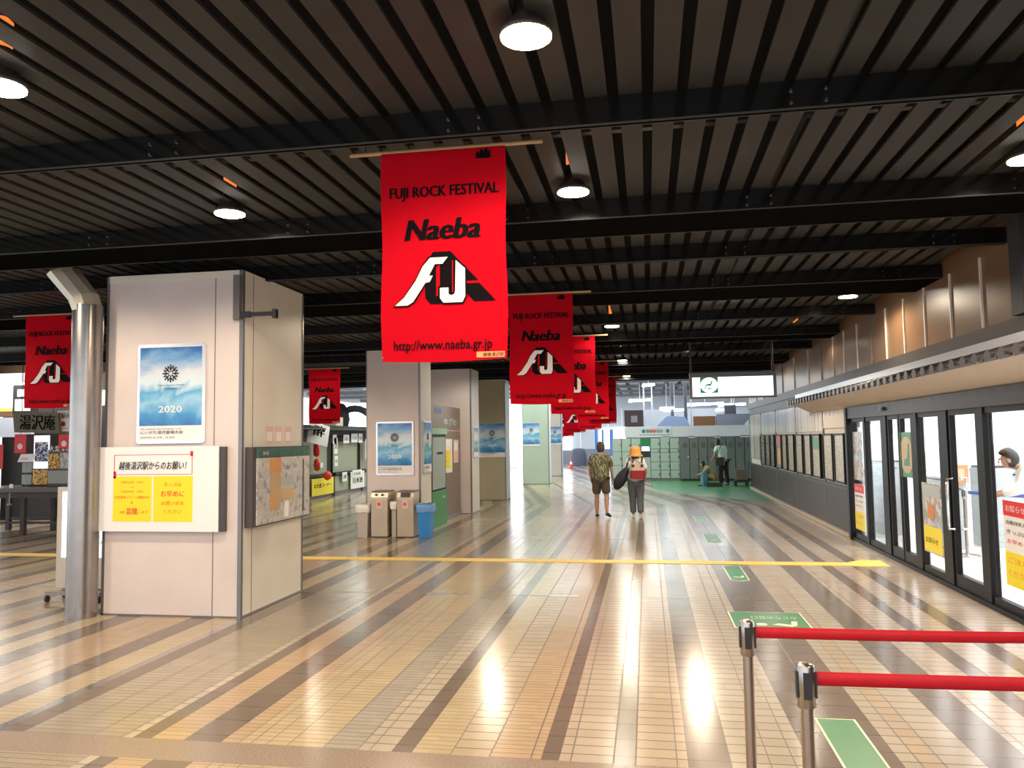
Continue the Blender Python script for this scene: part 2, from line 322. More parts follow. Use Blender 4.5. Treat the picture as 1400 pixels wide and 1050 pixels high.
# metal covers lying in the joints
for k, (cx, y) in enumerate(((-2.35, 8.85), (-.95, 8.85), (-1.9, 13.95), (-.55, 13.95), (1.2, 20.2), (-1.05, 19.2))):
    tag(MB().box(cx-.17, cx+.17, y-.03, y+.03, .001, .005, 'metal_strip').build('floor_joint_cover'),
        'shiny metal strip in the floor joint, ' + ('left of the two on the nearer joint', 'right of the two on the nearer joint', 'left of the two on the middle joint', 'right of the two on the middle joint', 'beside the farthest green floor sticker', 'behind the striding man')[k], 'floor strip', 'metal strips in the floor joints')
# yellow tactile line with flared end block
tl = MB(); yy = 11.22
tl.box(-17, 2.62, yy, yy+.26, .001, .006, 'tactile')
tl.prism([(2.62, yy, .001), (2.75, yy-.05, .001), (3.1, yy-.02, .001), (3.12, yy+.5, .001), (2.85, yy+.5, .001), (2.62, yy+.26, .001)], (0, 0, .005), 'tactile')
for k in range(0, 64):
    tl.box(-17+k*.306, -17+k*.306+.012, yy+.02, yy+.24, .006, .008, 'tactile')
tag(tl.build('tactile_paving'), 'yellow tactile guide strip crossing the tiled floor from side to side', 'tactile paving')
# green floor zone before the lockers
g = MB(); g.prism([(.15, 31.7, .001), (.1, 27.2, .001), (.9, 24.6, .001), (2.0, 22.9, .001), (3.27, 21.6, .001), (3.27, 27.2, .001), (5.5, 27.2, .001), (5.5, 31.7, .001)], (0, 0, .006), 'mat_green')
tag(g.build('floor_mat'), 'large green floor covering in front of the locker rows', 'mat')
# green stickers
def sticker(x0, x1, y0, y1, label, marks, point=0):
    t = thing('floor_sticker', label, 'floor sticker', ((x0+x1)/2, (y0+y1)/2, .001), 'green guide stickers on the floor')
    cx = (x0+x1)/2
    MB().prism([(x0, y1, .001), (x0, y0+point, .001), (cx, y0, .001), (x1, y0+point, .001), (x1, y1, .001)][::1], (0, 0, .002), 'mat_line').build('border', t)
    a = .014
    MB().prism([(x0+a, y1-a, .003), (x0+a, y0+point+a, .003), (cx, y0+a, .003), (x1-a, y0+point+a, .003), (x1-a, y1-a, .003)], (0, 0, .0015), 'mat_green').build('green_field', t)
    k = MB(); marks(k); 
    if k.v: k.build('printed_mark', t)
def seat_icon(k, x, y, s, z=.0052):
    k.poly([(x-s, y-s*.4, z), (x+s*.3, y-s*.9, z), (x+s*.7, y-s*.5, z), (x-s*.5, y+s*.1, z)], 'mat_line')
    k.poly([(x+s*.3, y-s*.4, z), (x+s*.7, y-s*.5, z), (x+s*.9, y+s*.8, z), (x+s*.5, y+s*.8, z)], 'mat_line')
sticker(.97, 1.21, 4.3, 5.25, 'plain long green floor sticker with pale outline beside the front barrier post', lambda k: None)
def big(k):
    k.text('みどりの窓口', (1.36, 8.06, .0052), -X, -Y, 'mat_line', h=.13, w=.42)
    seat_icon(k, 1.22, 7.76, .13)
    k.lathe((1.0, 7.72, .0049), [(.05, 0), (.05, .0004)], 'mat_line', 12)
sticker(.74, 1.43, 7.58, 8.25, 'wide green floor sticker with white writing facing away, behind the rear barrier post', big)
sticker(.95, 1.18, 9.95, 11.08, 'long green floor sticker with rounded end just before the yellow guide strip', lambda k: seat_icon(k, 1.07, 10.25, .08), .08)
sticker(.92, 1.18, 13.46, 14.55, 'green floor sticker first beyond the yellow guide strip', lambda k: seat_icon(k, 1.05, 13.8, .07), .08)
sticker(.93, 1.2, 16.68, 17.8, 'green floor sticker second beyond the yellow guide strip', lambda k: seat_icon(k, 1.06, 17, .07), .08)

# ------------------------------------------------------------------ ceiling
c = MB(); ZS = 3.66; k0 = int((-18-.24)/.19)
for k in range(k0, 17):
    x0 = .24+.19*k+.031
    if x0+.128 > 3.36: break
    c.box(x0, x0+.128, -3, 24.7, ZS, ZS+.018, 'slat_paint')
c.box(-18, 3.6, -3, 24.9, 4.6, 4.7, 'void_dark')
c.box(-18, 3.6, 24.7, 24.85, 3.64, 4.6, 'void_dark')
c.box(-18, 3.6, -3.1, -3, 3.6, 4.6, 'void_dark')
for y in (1.6, 2.7, 5.2, 7.2, 9.0, 11.5, 14, 17, 20): c.box(-16, 3.3, y, y+.06, 3.80, 3.90, 'night_pipe')
for x in (-8, -4.4, -1.2, 1.1, 2.3): c.tube([(x, -2, 4.0), (x+.1, 24, 4.0)], .05, 'night_pipe', 8)
struct('ceiling', c)
BEAMS = [(4.34, 4.38, 0), (6.25, 6.84, 1), (7.92, 7.97, 0), (9.54, 10.45, 1), (12.22, 12.3, 0), (14.4, 15.1, 1), (16.75, 16.85, 0), (19.4, 20.2, 1), (22.05, 22.15, 0), (24.1, 24.7, 1), (1.9, 2.0, 0)]
for y0, y1, ty in BEAMS:
    b = MB(); b.box(-18, 3.34, y0+.002, y1, 3.50, 3.655, 'beam_under'); b.box(-18, 3.34, y0, y0+.002, 3.50, 3.655, 'beam_paint')
    b.box(-18, 3.34, y0-.006, y0-.0005, 3.494, 3.504, 'lip')
    b.box(-18, 3.34, y1+.0005, y1+.006, 3.497, 3.51, 'lip')
    for x in range(-17, 3, 1):
        xx = x*1.9+.9
        if -17 < xx < 3.2:
            for dx in (-.09, .09):
                for z in (3.535, 3.60):
                    b.lathe((xx+dx, y0-.006, z), [(.009, -.006), (.009, .006)], 'chrome', 6, sx=1, sy=1)
    struct('ceiling_beam', b)

# ------------------------------------------------------------------ downlights
def spot(loc, power, color, parent=None, size=168):
    l = bpy.data.lights.new('lamp_light', 'SPOT'); l.energy = power; l.color = color; l.spot_size = math.radians(size); l.spot_blend = .35; l.shadow_soft_size = .12; l.specular_factor = .15
    o = bpy.data.objects.new('lamp_light', l); COL.objects.link(o); o.location = loc; o.parent = parent; return o
def downlight(x, y, label, warm=False, power=150, col=WARM):
    t = thing('ceiling_downlight', label, 'ceiling light', (x, y, 3.66), 'round downlights under the slatted ceiling')
    MB().lathe((0, 0, -.075), [(.085, 0), (.120, .0), (.128, .012), (.122, .026), (.09, .055), (.06, .10), (.05, .20), (.02, .21)], 'lamp_housing').build('housing', t, False)
    MB().lathe((0, 0, -.081), [(.02, -.010), (.118, -.002), (.118, .008)], 'lamp_warm' if warm else 'lamp_white').build('lamp_disc', t, False)
    MB().lathe((0, 0, .13), [(.045, 0), (.05, .02), (.05, .14), (.03, .16)], 'copper_glow').build('lamp_socket', t, False)
    spot((0, 0, -.10), power, col, t)
    return t
DL = [(-.5, 3.46, 'large warm glowing round downlight in front of the first ceiling beam', 1), (-.5, 5.8, 'round white downlight beside the nearest red banner, between first and second beams', 0),
      (-3.26, 5.77, 'round white downlight above and right of the big poster pillar', 0), (-3.22, 3.44, 'round downlight cut by the left picture edge near the top', 0),
      (2.58, 5.74, 'round downlight cut by the right picture edge above the tiled eave', 0), (-.53, 13.1, 'small round downlight seen right of the second banner, on the middle aisle line', 0),
      (-.55, 19.1, 'small round downlight above the far lockers, fifth beam back', 0), (2.7, 11.1, 'small round downlight by the upper brown wall panels', 0),
      (2.72, 15.0, 'small dim downlight just right of the hanging white sign', 1), (2.72, 19.6, 'small round downlight directly above the hanging white sign', 0),
      (-.58, 24.0, 'farthest round downlight at the edge of the dark ceiling', 1), (-6.5, 5.7, 'round downlight above the steel pipe at far left', 0), (-6.55, 14.7, 'small downlight seen between the big pillar and the red banners', 1),
      (-3.3, 10.4, 'round downlight hidden between the big pillar and the large banner', 0), (-3.3, 16.5, 'round downlight in front of the third pillar', 0), (-10, 9, 'round downlight over the table at far left', 0), (-10, 17, 'round downlight over the closed shop stalls', 0)]
for x, y, lb, wm in DL:
    downlight(x, y, lb, bool(wm), (300 if (x, y) == (-3.3, 10.4) else 45 if y == 13.1 else 120 if x > 2.5 and y > 10 else 170) if y < 16 else 130, WARM if y < 13 else (1, .90, .72))
for x in (-6.5, -3.25, -.5, 2.6): spot((x, .9, 3.5), 75, WARM); spot((x, -1.4, 3.5), 50, WARM)
for x, y in ((.9, 10.4), (.9, 16.5), (-6.6, 10.4)): spot((x, y, 3.45), 200, WARM)  # extra fill spots with no fixture, added to brighten aisle and pillars

# ------------------------------------------------------------------ right wall, doors, eave
WX = 3.35
r = MB(); r.box(WX, WX+.15, 14.0, 27.1, 0, .80, 'wall_low'); r.box(WX+.03, WX+.15, 14.0, 27.1, .80, 2.42, 'cream_wall')
r.box(WX, WX+.15, -3, 27.1, 2.62, 4.6, 'wall_brown'); r.box(WX, WX+.15, -3, 27.1, 2.40, 2.62, 'fascia_grey'); r.box(WX-.015, WX+.1, 14.0, 27.1, .78, .84, 'fascia_grey')
r.box(WX-.03, WX+.02, -3, 27.1, 2.60, 2.78, 'fascia_grey')
for y in (16.15, 19.01, 21.9, 24.64): r.box(WX-.004, WX+.01, y-.015, y+.015, .0, .8, 'seam'); r.box(WX+.0, WX+.04, y-.045, y+.045, .82, 2.42, 'trim_metal')
r.box(WX, WX+.15, -3, 14.0, 2.17, 2.42, 'cream_wall')
struct('wall_right', r)
jy = [8.53, 9.34, 10.17, 10.95, 11.75, 12.5, 13.3, 14.15, 14.95, 15.95, 17.2, 18.8, 20.4, 22, 23.6, 25.2]
t1 = MB()
for i, y in enumerate(jy): t1.box(WX-.02, WX, y-.012, y+.012, 2.78, 3.5, 'joint_white' if i not in (5, 9, 12) else 'seam')
t1.box(WX-.10, WX, 7.45, 7.68, 2.78, 3.66, 'bronze_light')
struct('trim_1', t1)
struct('baseboard_right', MB().box(WX-.06, WX, 14.0, 27.1, 0, .07, 'baseboard').box(WX-.14, WX-.06, 14.0, 20.4, 0, .02, 'baseboard'))
# streaked display boards above the leaflet frames
for k, (a, b, lb) in enumerate(((24.72, 27.0, 'farthest'), (21.97, 24.56, 'second farthest'), (19.08, 21.83, 'middle'), (16.22, 18.94, 'nearest but one'))):
    tag(MB().box(WX+.005, WX+.0299, a, b, 1.80 if k else 1.0, 2.36, 'streak_board').build('display_board'), 'pale vertically streaked board above the wall posters, %s along the right wall' % lb, 'display board', 'streaked boards above the posters')
tag(MB().box(WX+.005, WX+.0299, 14.12, 16.08, 1.86, 2.36, 'cream_wall').build('display_board'), 'plain cream board beside the glass doors, above two tall framed sheets', 'display board', 'streaked boards above the posters')
fr = [(24.65, 23.74), (23.69, 22.82), (22.77, 22.02), (21.79, 20.91), (20.83, 20.1), (20.0, 19.14), (18.97, 18.11), (17.99, 17.22), (17.15, 16.31), (16.09, 15.25), (15.2, 14.38)]
order = ['first from the green end', 'second from the green end', 'third from the green end', 'fourth from the green end, with reddish print', 'fifth from the green end, beside the reddish one',
         'sixth from the green end', 'sixth from the glass doors', 'fourth from the glass doors', 'third from the glass doors, with a dark picture at its top', 'second from the glass doors', 'nearest the glass doors']
order[6] = 'fifth from the glass doors'
for (b, a), lb in zip(fr, order):
    a += .03; b -= .03
    t = thing('framed_leaflet', 'tall black framed notice, ' + lb, 'poster frame', (WX, (a+b)/2, .88), 'framed notices along the right wall')
    f = MB(); x0, x1 = WX-.03, WX+.02
    f.box(x0, x1, a, a+.035, .88, 1.76, 'bronze').box(x0, x1, b-.035, b, .88, 1.76, 'bronze').box(x0, x1, a+.035, b-.035, .88, .915, 'bronze').box(x0, x1, a+.035, b-.035, 1.725, 1.76, 'bronze')
    f.build('frame', t)
    MB().box(WX-.01, WX+.01, a+.035, b-.035, .915, 1.725, 'leaflet_dark' if a > 21.5 else 'leaflet_print').build('sheet', t)
    if 'dark picture' in lb: MB().box(WX-.014, WX-.0102, a+.05, b-.05, 1.45, 1.7, 'mat_green_dark').build('picture', t)
    if 'reddish' in lb and 'fourth' in lb: MB().box(WX-.014, WX-.0102, a+.05, b-.05, 1.5, 1.7, 'label_red').box(WX-.014, WX-.0102, a+.05, b-.3, 1.0, 1.4, 'map_orange').build('picture', t)
# green poster panel and black pole at the wall's far end
tag(MB().box(3.36, 3.9, 27.12, 27.2, .78, 2.42, 'phone_top').box(3.5, 3.86, 27.1, 27.12, 1.3, 2.2, 'mat_green').box(3.5, 3.86, 27.1, 27.12, .85, 1.2, 'shirt_mint').build('advert_panel'), 'pale green lit advert panel at the far end of the right wall', 'sign')
tag(MB().box(3.37, 3.47, 27.3, 27.4, 0, 2.05, 'plastic_black').box(3.33, 3.5, 27.26, 27.44, 0, .02, 'plastic_black').build('black_post'), 'tall thin black post beside the dark lockers', 'post')
struct('wall_end', MB().box(3.5, 6, 27.5, 27.6, 0, 3.7, 'far_grey'))
# eave with roof tiles
e = thing('tiled_eave', 'long cream soffit canopy edged with dark rounded roof tiles above the glass doors', 'canopy', (3.1, 12, 2.3))
Y0, Y1 = 4.0, 17.0
MB().prism([(2.95, Y0, 2.36), (3.33, Y0, 2.185), (3.33, Y0, 2.44), (2.95, Y0, 2.40)], (0, Y1-Y0, 0), 'soffit').build('soffit', e)
MB().prism([(2.93, Y0, 2.405), (2.96, Y0, 2.405), (3.31, Y0, 2.60), (3.31, Y0, 2.63)], (0, Y1-Y0, 0), 'flashing').box(3.0, 3.02, Y0, Y1-.1, 2.44, 2.555, 'flashing').build('roof_slope', e)
tl = MB(); n = 0; y = Y0
while y < Y1:
    pts = [(2.88, y+.075+.068*math.cos(a), 2.395+.052*math.sin(a)) for a in [math.pi*2*i/10 for i in range(10)]]
    tl.prism(pts, (.1, 0, .03), 'roof_tile', True)
    pts = [(2.98, y+.075+.062*math.cos(a), 2.42+.048*math.sin(a)) for a in [math.pi*i/6 for i in range(7)]]
    tl.prism(pts, (.30, 0, .16), 'roof_tile', True)
    tl.box(2.90, 2.97, y+.14, y+.28, 2.385, 2.405, 'roof_tile')
    y += .27
tl.build('roof_tiles', e)
# door wall
dw = MB(); dw.box(3.30, 3.46, 4.0, 14.06, 2.0, 2.18, 'bronze_light'); dw.box(3.31, 3.46, 4.0, 14.06, 0, .05, 'bronze')
dw.box(3.28, 3.5, 13.98, 14.10, 0, 2.18, 'bronze')
dw.box(3.32, 3.46, -3.2, 3.9, 0, 2.3, 'wall_low'); dw.box(3.30, 3.46, 3.85, 4.05, 0, 2.18, 'bronze'); struct('trim_2', dw)
posts = [(13.02, 13.16), (11.9, 12.2), (10.62, 10.86), (9.6, 9.9), (8.62, 8.82), (6.3, 6.5)]
for k, (a, b) in enumerate(posts): struct('trim_%d' % (k+3), MB().box(3.325, 3.42, a+.02, b-.02, .05, 2.0, 'bronze'))
# leaves
edges = [13.98, 13.16, 13.02, 12.2, 11.9, 11.42, 11.36, 10.86, 10.62, 9.9, 9.6, 8.82, 8.62, 6.5]
kinds = [(13.16, 13.98), (12.2, 13.02), (11.40, 11.9), (10.86, 11.36), (9.9, 10.62), (8.82, 9.6), (6.5, 8.62)]
for k, (a, b) in enumerate(kinds):
    rail = .14 if k in (2, 3, 5) else .08
    d = MB(); d.box(3.34, 3.40, a, b, .05, .05+rail, 'bronze').box(3.34, 3.40, a, b, 1.94, 2.0, 'bronze')
    if k in (2, 3, 5): d.box(3.34, 3.40, a, a+.045, .05+rail, 1.94, 'bronze').box(3.34, 3.40, b-.045, b, .05+rail, 1.94, 'bronze')
    o = struct(('door_%d' if k in (2, 3, 5) else 'window_%d') % (k+1), d)
    g = MB().box(3.367, 3.375, a+.001, b-.001, .05+rail, 1.94, 'glass').build('glass_pane', o)
    if k == 5:
        for xx in (3.27, 3.47):
            MB().tube([(xx+.06*(1 if xx < 3.3 else -1), 9.53, .68), (xx, 9.53, .68), (xx, 9.53, .72), (xx, 9.53, 1.20), (xx, 9.53, 1.24), (xx+.06*(1 if xx < 3.3 else -1), 9.53, 1.24)], .014, 'chrome', 10).build('door_handle', o)
tag(MB().box(3.26, 3.30, 11.8, 12.0, 2.07, 2.12, 'plastic_black').box(3.25, 3.26, 11.83, 11.97, 2.08, 2.11, 'lock_black').build('door_sensor'), 'small black sensor box above the sliding glass doors', 'sensor')
# notices on the glass
def notice(y0, y1, z0, z1, x, label):
    t = thing('glass_notice', label, 'notice', (x, (y0+y1)/2, z0), 'red white and yellow notices on the glass')
    h = z1-z0; w = y1-y0
    MB().box(x, x+.006, y0, y1, z0, z1, 'paper_white').build('paper', t)
    MB().box(x-.003, x, y0, y1, z0+h*.82, z1, 'ink_red').build('red_band', t); MB().box(x-.003, x, y0, y1, z0, z0+h*.40, 'yellow').build('yellow_band', t)
    q = MB(); u = -Y; v = Z
    q.text('お知らせ', (x-.005, y1-w*.1, z0+h*.87), u, v, 'paper_white', h=h*.08, w=w*.7)
    for i, s in enumerate(('自動改札機', 'きっぷは', 'お早めに')): q.text(s, (x-.005, y1-w*.1, z0+h*(.72-.11*i)), u, v, 'ink_black' if i < 2 else 'ink_red', h=h*.05, w=w*.75)
    for i, s in enumerate(('ご注意', 'ください')): q.text(s, (x-.005, y1-w*.1, z0+h*(.27-.15*i)), u, v, 'orange_text', h=h*.07, w=w*.75)
    q.build('lettering', t)
notice(13.3, 13.88, .2, .93, 3.345, 'narrow red, white and yellow notice on the pane nearest the wall posters')
notice(7.75, 8.32, .3, 1.1, 3.345, 'large red, white and yellow notice on the wide pane at the right picture edge')
def flat_sign(x, y0, y1, z0, z1, label, base, extra, name='glass_poster', cat='poster'):
    t = thing(name, label, cat, (x, (y0+y1)/2, z0)); MB().box(x, x+.008, y0, y1, z0, z1, base).build('sheet', t)
    k = MB(); extra(k, x-.003)
    if k.v: k.build('print', t)
    return t
def ell(k, x, cy, cz, ry, rz, m, n=24): k.prism([(x, cy+ry*math.cos(2*math.pi*i/n), cz+rz*math.sin(2*math.pi*i/n)) for i in range(n)], (.002, 0, 0), m)
def greens(k, x):
    ell(k, x, 11.12, 1.46, .26, .24, 'beige_ellipse'); k.prism([(x-.002, 11.0, 1.32), (x-.002, 11.24, 1.32), (x-.002, 11.2, 1.4), (x-.002, 11.1, 1.42), (x-.002, 11.04, 1.62), (x-.002, 10.98, 1.6)], (.001, 0, 0), 'mat_green_dark')
flat_sign(3.345, 10.9, 11.4, 1.17, 1.76, 'green square poster with beige circle and seat symbol on the sliding door', 'mat_green_dark', greens)
def city(k, x):
    k.box(x, x+.002, 9.98, 10.58, .32, .62, 'yellow'); k.box(x, x+.002, 9.98, 10.58, .98, 1.12, 'grey_machine'); ell(k, x-.001, 10.3, .8, .12, .1, 'warm_poster')
    k.text('お知らせ', (x-.003, 10.52, .42), -Y, Z, 'ink_black', h=.07, w=.42)
flat_sign(3.345, 9.96, 10.6, .30, 1.14, 'large landscape poster with yellow lower band on the pane before the thick door post', 'city_print', city)
flat_sign(3.345, 13.32, 13.85, 1.0, 1.78, 'tall bluish town photo poster on the pane nearest the wall posters', 'city_print', lambda k, x: None)

# ------------------------------------------------------------------ ticket hall behind the glass
h = MB(); h.box(3.5, 10, 17.9, 18, 0, 3, 'white_wall'); h.box(10, 10.1, -4, 18, 0, 3, 'white_wall'); h.box(3.46, 10, -4, 18, 2.92, 3.0, 'white_wall'); h.box(3.46, 3.52, 14.1, 18, 0, 3, 'white_wall')
struct('wall_back', h)
hl = MB()
for y in (6, 8.2, 10.4, 12.6, 14.8, 17): hl.box(4.2, 9.2, y-.35, y+.35, 2.88, 2.915, 'panel_light')
for k, y in enumerate((6, 8.2, 10.4, 12.6, 14.8, 17)):
    tag(MB().box(4.2, 9.2, y-.35, y+.35, 2.88, 2.915, 'panel_light').build('ceiling_light_panel'), 'long glowing ceiling panel inside the bright ticket hall', 'ceiling light', 'ceiling panels inside the ticket hall')
def gate(x, y, lx, ly, hh, label):
    t = thing('ticket_gate', label, 'ticket gate', (x, y, 0), 'grey machines inside the ticket hall')
    MB().bbox(x, x+lx, y, y+ly, 0, hh, 'grey_machine', .03).build('body', t)
    MB().bbox(x+.02, x+lx-.02, y+.02, y+ly-.02, hh, hh+.03, 'plastic_black', .02).build('top_plate', t)
    k = MB()
    for i in range(3): k.lathe((x+.1+i*(lx-.2)/2, y-.005, hh-.1), [(.025, -.01), (.025, .01)], 'lock_black', 8)
    k.build('sensor_eye', t)
    return t
gate(4.45, 12.9, .25, 1.5, 1.0, 'grey gate machine behind the chrome door handle'); gate(5.0, 13.1, .9, .5, 1.2, 'wide pale machine behind the blue belted posts'); gate(4.0, 14.6, .3, .8, 1.25, 'dark grey machine with white labels behind the middle panes')
gate(6.2, 12.6, .9, .4, 1.25, 'pale machine farther right behind the leaning clerk')
tag(MB().box(4.4, 4.72, 12.86, 12.88, .98, 1.26, 'warm_poster').box(4.46, 4.66, 12.85, 12.86, 1.03, 1.2, 'beige_ellipse').build('small_poster'), 'small brown poster on the gate machine seen through the door', 'poster')
tag(MB().bbox(3.75, 6.6, 15.6, 16.1, 0, 1.05, 'white_wall', .02).box(3.72, 6.63, 15.57, 16.13, 1.05, 1.09, 'grey_machine').build('service_counter'), 'long white service counter at the back of the ticket hall', 'counter')
struct('wall_partition', MB().box(3.5, 3.9, 14.3, 14.36, 0, 2.0, 'glass_frost'))

# ------------------------------------------------------------------ barrier posts
def stanchion(x, y, belt, belt_len, label, group=None, pole='pole_steel', dz=0, face=1):
    t = thing('barrier_post', label, 'barrier post', (x, y, 0), group)
    MB().lathe((x, y, 0), [(.17, 0), (.175, .006), (.16, .018), (.06, .03), (.03, .045)], pole, 28).build('base', t)
    MB().lathe((x, y, .04), [(.0225, 0), (.0225, .79)], pole, 20).build('pole', t)
    MB().lathe((x, y, .80), [(.024, 0), (.031, .004), (.031, .142), (.026, .15), (.01, .152)], 'cap_steel', 20).build('cap', t)
    k = MB()
    for a in (0, math.pi/2, math.pi, -math.pi/2):
        T = Matrix.Translation((x, y, 0)) @ Matrix.Rotation(a, 4, 'Z')
        k.box(.028, .035, -.014, .014, .835, .925, 'plastic_black', T)
    k.build('belt_slot', t)
    k = MB(); n = 24; h = .048; vs = []; fs = []
    d = Vector(belt).normalized()
    nn = Vector((-d.y, d.x, 0))*.0012
    for i in range(n+1):
        s = i/n*belt_len; z = .898-.014*math.sin(math.pi*min(i/n, 1))*belt_len/2
        p = Vector((x, y, 0))+d*(.035+s)
        for q in (p+nn, p-nn): vs += [(q.x, q.y, z-h/2), (q.x, q.y, z+h/2)]
    for i in range(n):
        a = i*4; fs += [(a, a+4, a+5, a+1), (a+2, a+3, a+7, a+6), (a+1, a+5, a+7, a+3), (a, a+2, a+6, a+4)]
    k.add(vs, fs, 'blue_belt' if group else 'belt_red', True).build('belt', t)
    return t
stanchion(.405, 3.61, (1, .09, 0), 2.4, 'steel barrier post with red belt, the farther of the two in front')
stanchion(.525, 2.96, (1, .09, 0), 2.4, 'steel barrier post with red belt, the nearer of the two in front')
stanchion(4.43, 12.26, (.6, -1, 0), .95, 'steel post with blue belt inside the ticket hall, the one nearer the gate machine', 'blue belt posts in the ticket hall', 'steel')
stanchion(4.95, 11.3, (1, -.1, 0), 1.3, 'steel post with blue belt inside the ticket hall, partly behind the large glass notice', 'blue belt posts in the ticket hall', 'steel')

# ------------------------------------------------------------------ pillars
def pillar(x0, x1, y0, y1, h, front, side):
    b = MB(); b.box(x0, x1, y0, y1, 0, h, side)
    b.box(x0+.02, x1-.03, y0-.006, y0, .02, h-.02, front)
    b.box(x1-.03, x1+.004, y0-.008, y0+.03, .0, h, 'trim_metal'); b.box(x0, x0+.02, y0-.008, y0, 0, h, 'trim_metal')
    b.box(x0-.005, x1+.006, y0-.009, y1+.005, 0, .02, 'seam')
    return struct('pillar', b)
p1 = MB(); p1.box(-5.59, -4.05, 7.46, 8.87, 0, 3.52, 'pillar_side'); p1.box(-5.57, -4.09, 7.45, 7.46, .01, 3.45, 'pillar_pink'); p1.box(-5.57, -4.09, 7.44, 7.46, 3.45, 3.52, 'pillar_side')
p1.box(-4.085, -4.045, 7.44, 7.48, 0, 3.52, 'trim_metal'); p1.box(-5.60, -5.57, 7.445, 7.47, 0, 3.52, 'trim_metal'); p1.box(-4.36, -4.352, 7.447, 7.45, 0, 3.45, 'seam')
p1.box(-4.05, -4.047, 7.66, 7.668, 0, 3.5, 'seam'); p1.box(-4.05, -4.04, 8.85, 8.88, 0, 3.5, 'trim_metal'); p1.box(-5.6, -4.035, 7.445, 8.88, 0, .015, 'seam')
struct('pillar', p1)
pillar(-5.22, -4.17, 14.25, 15.0, 3.45, 'pillar_pink', 'pillar_side')
pillar(-5.35, -4.09, 18.25, 19.1, 3.42, 'pillar_pink', 'pillar_side')
pillar(-4.78, -4.0, 22.3, 23.0, 3.45, 'olive_tile', 'far_wall')
pillar(-4.72, -3.7, 30.0, 30.6, 3.6, 'green_lit_tile', 'white_wall')
pillar(-4.9, -3.9, 36.3, 36.9, 3.7, 'pillar_side', 'far_wall')
tag(MB().box(-4.13, -4.06, 7.39, 7.44, 3.0, 3.46, 'seam').build('cable_cover'), 'small grey cover strip near the top corner of the big pillar', 'cable cover')
tag(MB().box(-4.08, -3.66, 7.40, 7.437, 3.03, 3.07, 'plastic_black').box(-4.08, -3.95, 7.395, 7.44, 3.02, 3.08, 'plastic_black').box(-3.70, -3.66, 7.38, 7.44, 3.0, 3.09, 'plastic_black').build('sign_bracket'), 'short black bracket arm sticking out at the top of the big pillar', 'bracket')

# posters on pillars; print faces -Y (front) or +X (side)
def poster(o, u, wdt, hgt, label, n, frame=True, text=True, white=.2):
    """o: lower left corner on the wall seen from the front, u: to the right, n: outward"""
    o = Vector(o); u = Vector(u); n = Vector(n)
    t = thing('framed_poster', label, 'poster', o + u*wdt/2, 'blue mountain posters on the pillars')
    def slab(mb, a, b, c, d, n0, n1, m):
        mb.prism([o+u*a+Z*c+n*n0, o+u*b+Z*c+n*n0, o+u*b+Z*d+n*n0, o+u*a+Z*d+n*n0], n*(n1-n0), m)
    if frame:
        f = MB(); e = .03; r_ = .03
        pts = lambda a, b, c, d, r: [o+u*x_+Z*z_ for x_, z_ in ([(a+r-r*math.cos(q), c+r-r*math.sin(q)) for q in [i*math.pi/8 for i in range(5)]] + [(b-r+r*math.sin(q), c+r-r*math.cos(q)) for q in [i*math.pi/8 for i in range(5)]]
                             + [(b-r+r*math.cos(q), d-r+r*math.sin(q)) for q in [i*math.pi/8 for i in range(5)]] + [(a+r-r*math.sin(q), d-r+r*math.cos(q)) for q in [i*math.pi/8 for i in range(5)]])]
        f.prism([p+n*.002 for p in pts(0, wdt, 0, hgt, r_)], n*.018, 'silver_frame'); f.build('frame', t)
    else: e = 0
    k = MB(); slab(k, e, wdt-e, e, hgt-e, .02 if frame else .002, .022 if frame else .006, 'paper_white'); k.build('caption_sheet', t)
    n1 = .0225 if frame else .0065
    k = MB(); slab(k, e+.005, wdt-e-.005, e+hgt*white*.75, hgt-e-.005, n1, n1+.002, 'blue_poster'); k.build('picture', t)
    if text:
        k = MB(); q = n1+.004; cx = wdt*.5
        c0 = o+u*cx+Z*hgt*.70+n*q; R_ = wdt*.12
        for i in range(8):
            a = i*math.pi/4; du = u*math.cos(a)+Z*math.sin(a); dv = -u*math.sin(a)+Z*math.cos(a)
            k.prism([c0+du*R_*.2-dv*R_*.07, c0+du*R_-dv*R_*.09, c0+du*R_+dv*R_*.09, c0+du*R_*.2+dv*R_*.07], n*.001, 'bag_navy')
            k.prism([c0+du*R_*.55, c0+du*R_*.9+dv*R_*.33, c0+du*R_*.8+dv*R_*.40, c0+du*R_*.45+dv*R_*.08], n*.001, 'bag_navy')
            k.prism([c0+du*R_*.55, c0+du*R_*.9-dv*R_*.33, c0+du*R_*.8-dv*R_*.40, c0+du*R_*.45-dv*R_*.08], n*.001, 'bag_navy')
        k.text('Niigata Yuzawa Naeba', c0-Z*hgt*.125-u*wdt*.2, u, Z, 'bag_navy', h=hgt*.016, w=wdt*.4)
        k.text('YUZAWA', c0-Z*hgt*.165-u*wdt*.1, u, Z, 'bag_navy', h=hgt*.022, w=wdt*.2)
        k.text('2020', o+u*wdt*.33+Z*hgt*.31+n*q, u, Z, 'paper_white', h=hgt*.065, w=wdt*.34, bold=.02)
        k.text('にいがた湯沢苗場大会', o+u*wdt*.07+Z*hgt*.095+n*q, u, Z, 'ink_black', h=hgt*.035, w=wdt*.62, bold=.01)
        k.text('FIS ALPINE SKI WORLD CUP', o+u*wdt*.07+Z*hgt*.14+n*q, u, Z, 'ink_black', h=hgt*.012, w=wdt*.6)
        k.text('2020.2.22  2.23', o+u*wdt*.07+Z*hgt*.055+n*q, u, Z, 'ink_black', h=hgt*.014, w=wdt*.5)
        k.build('lettering', t)
    return t
F_ = (0, -1, 0); SD = (1, 0, 0)
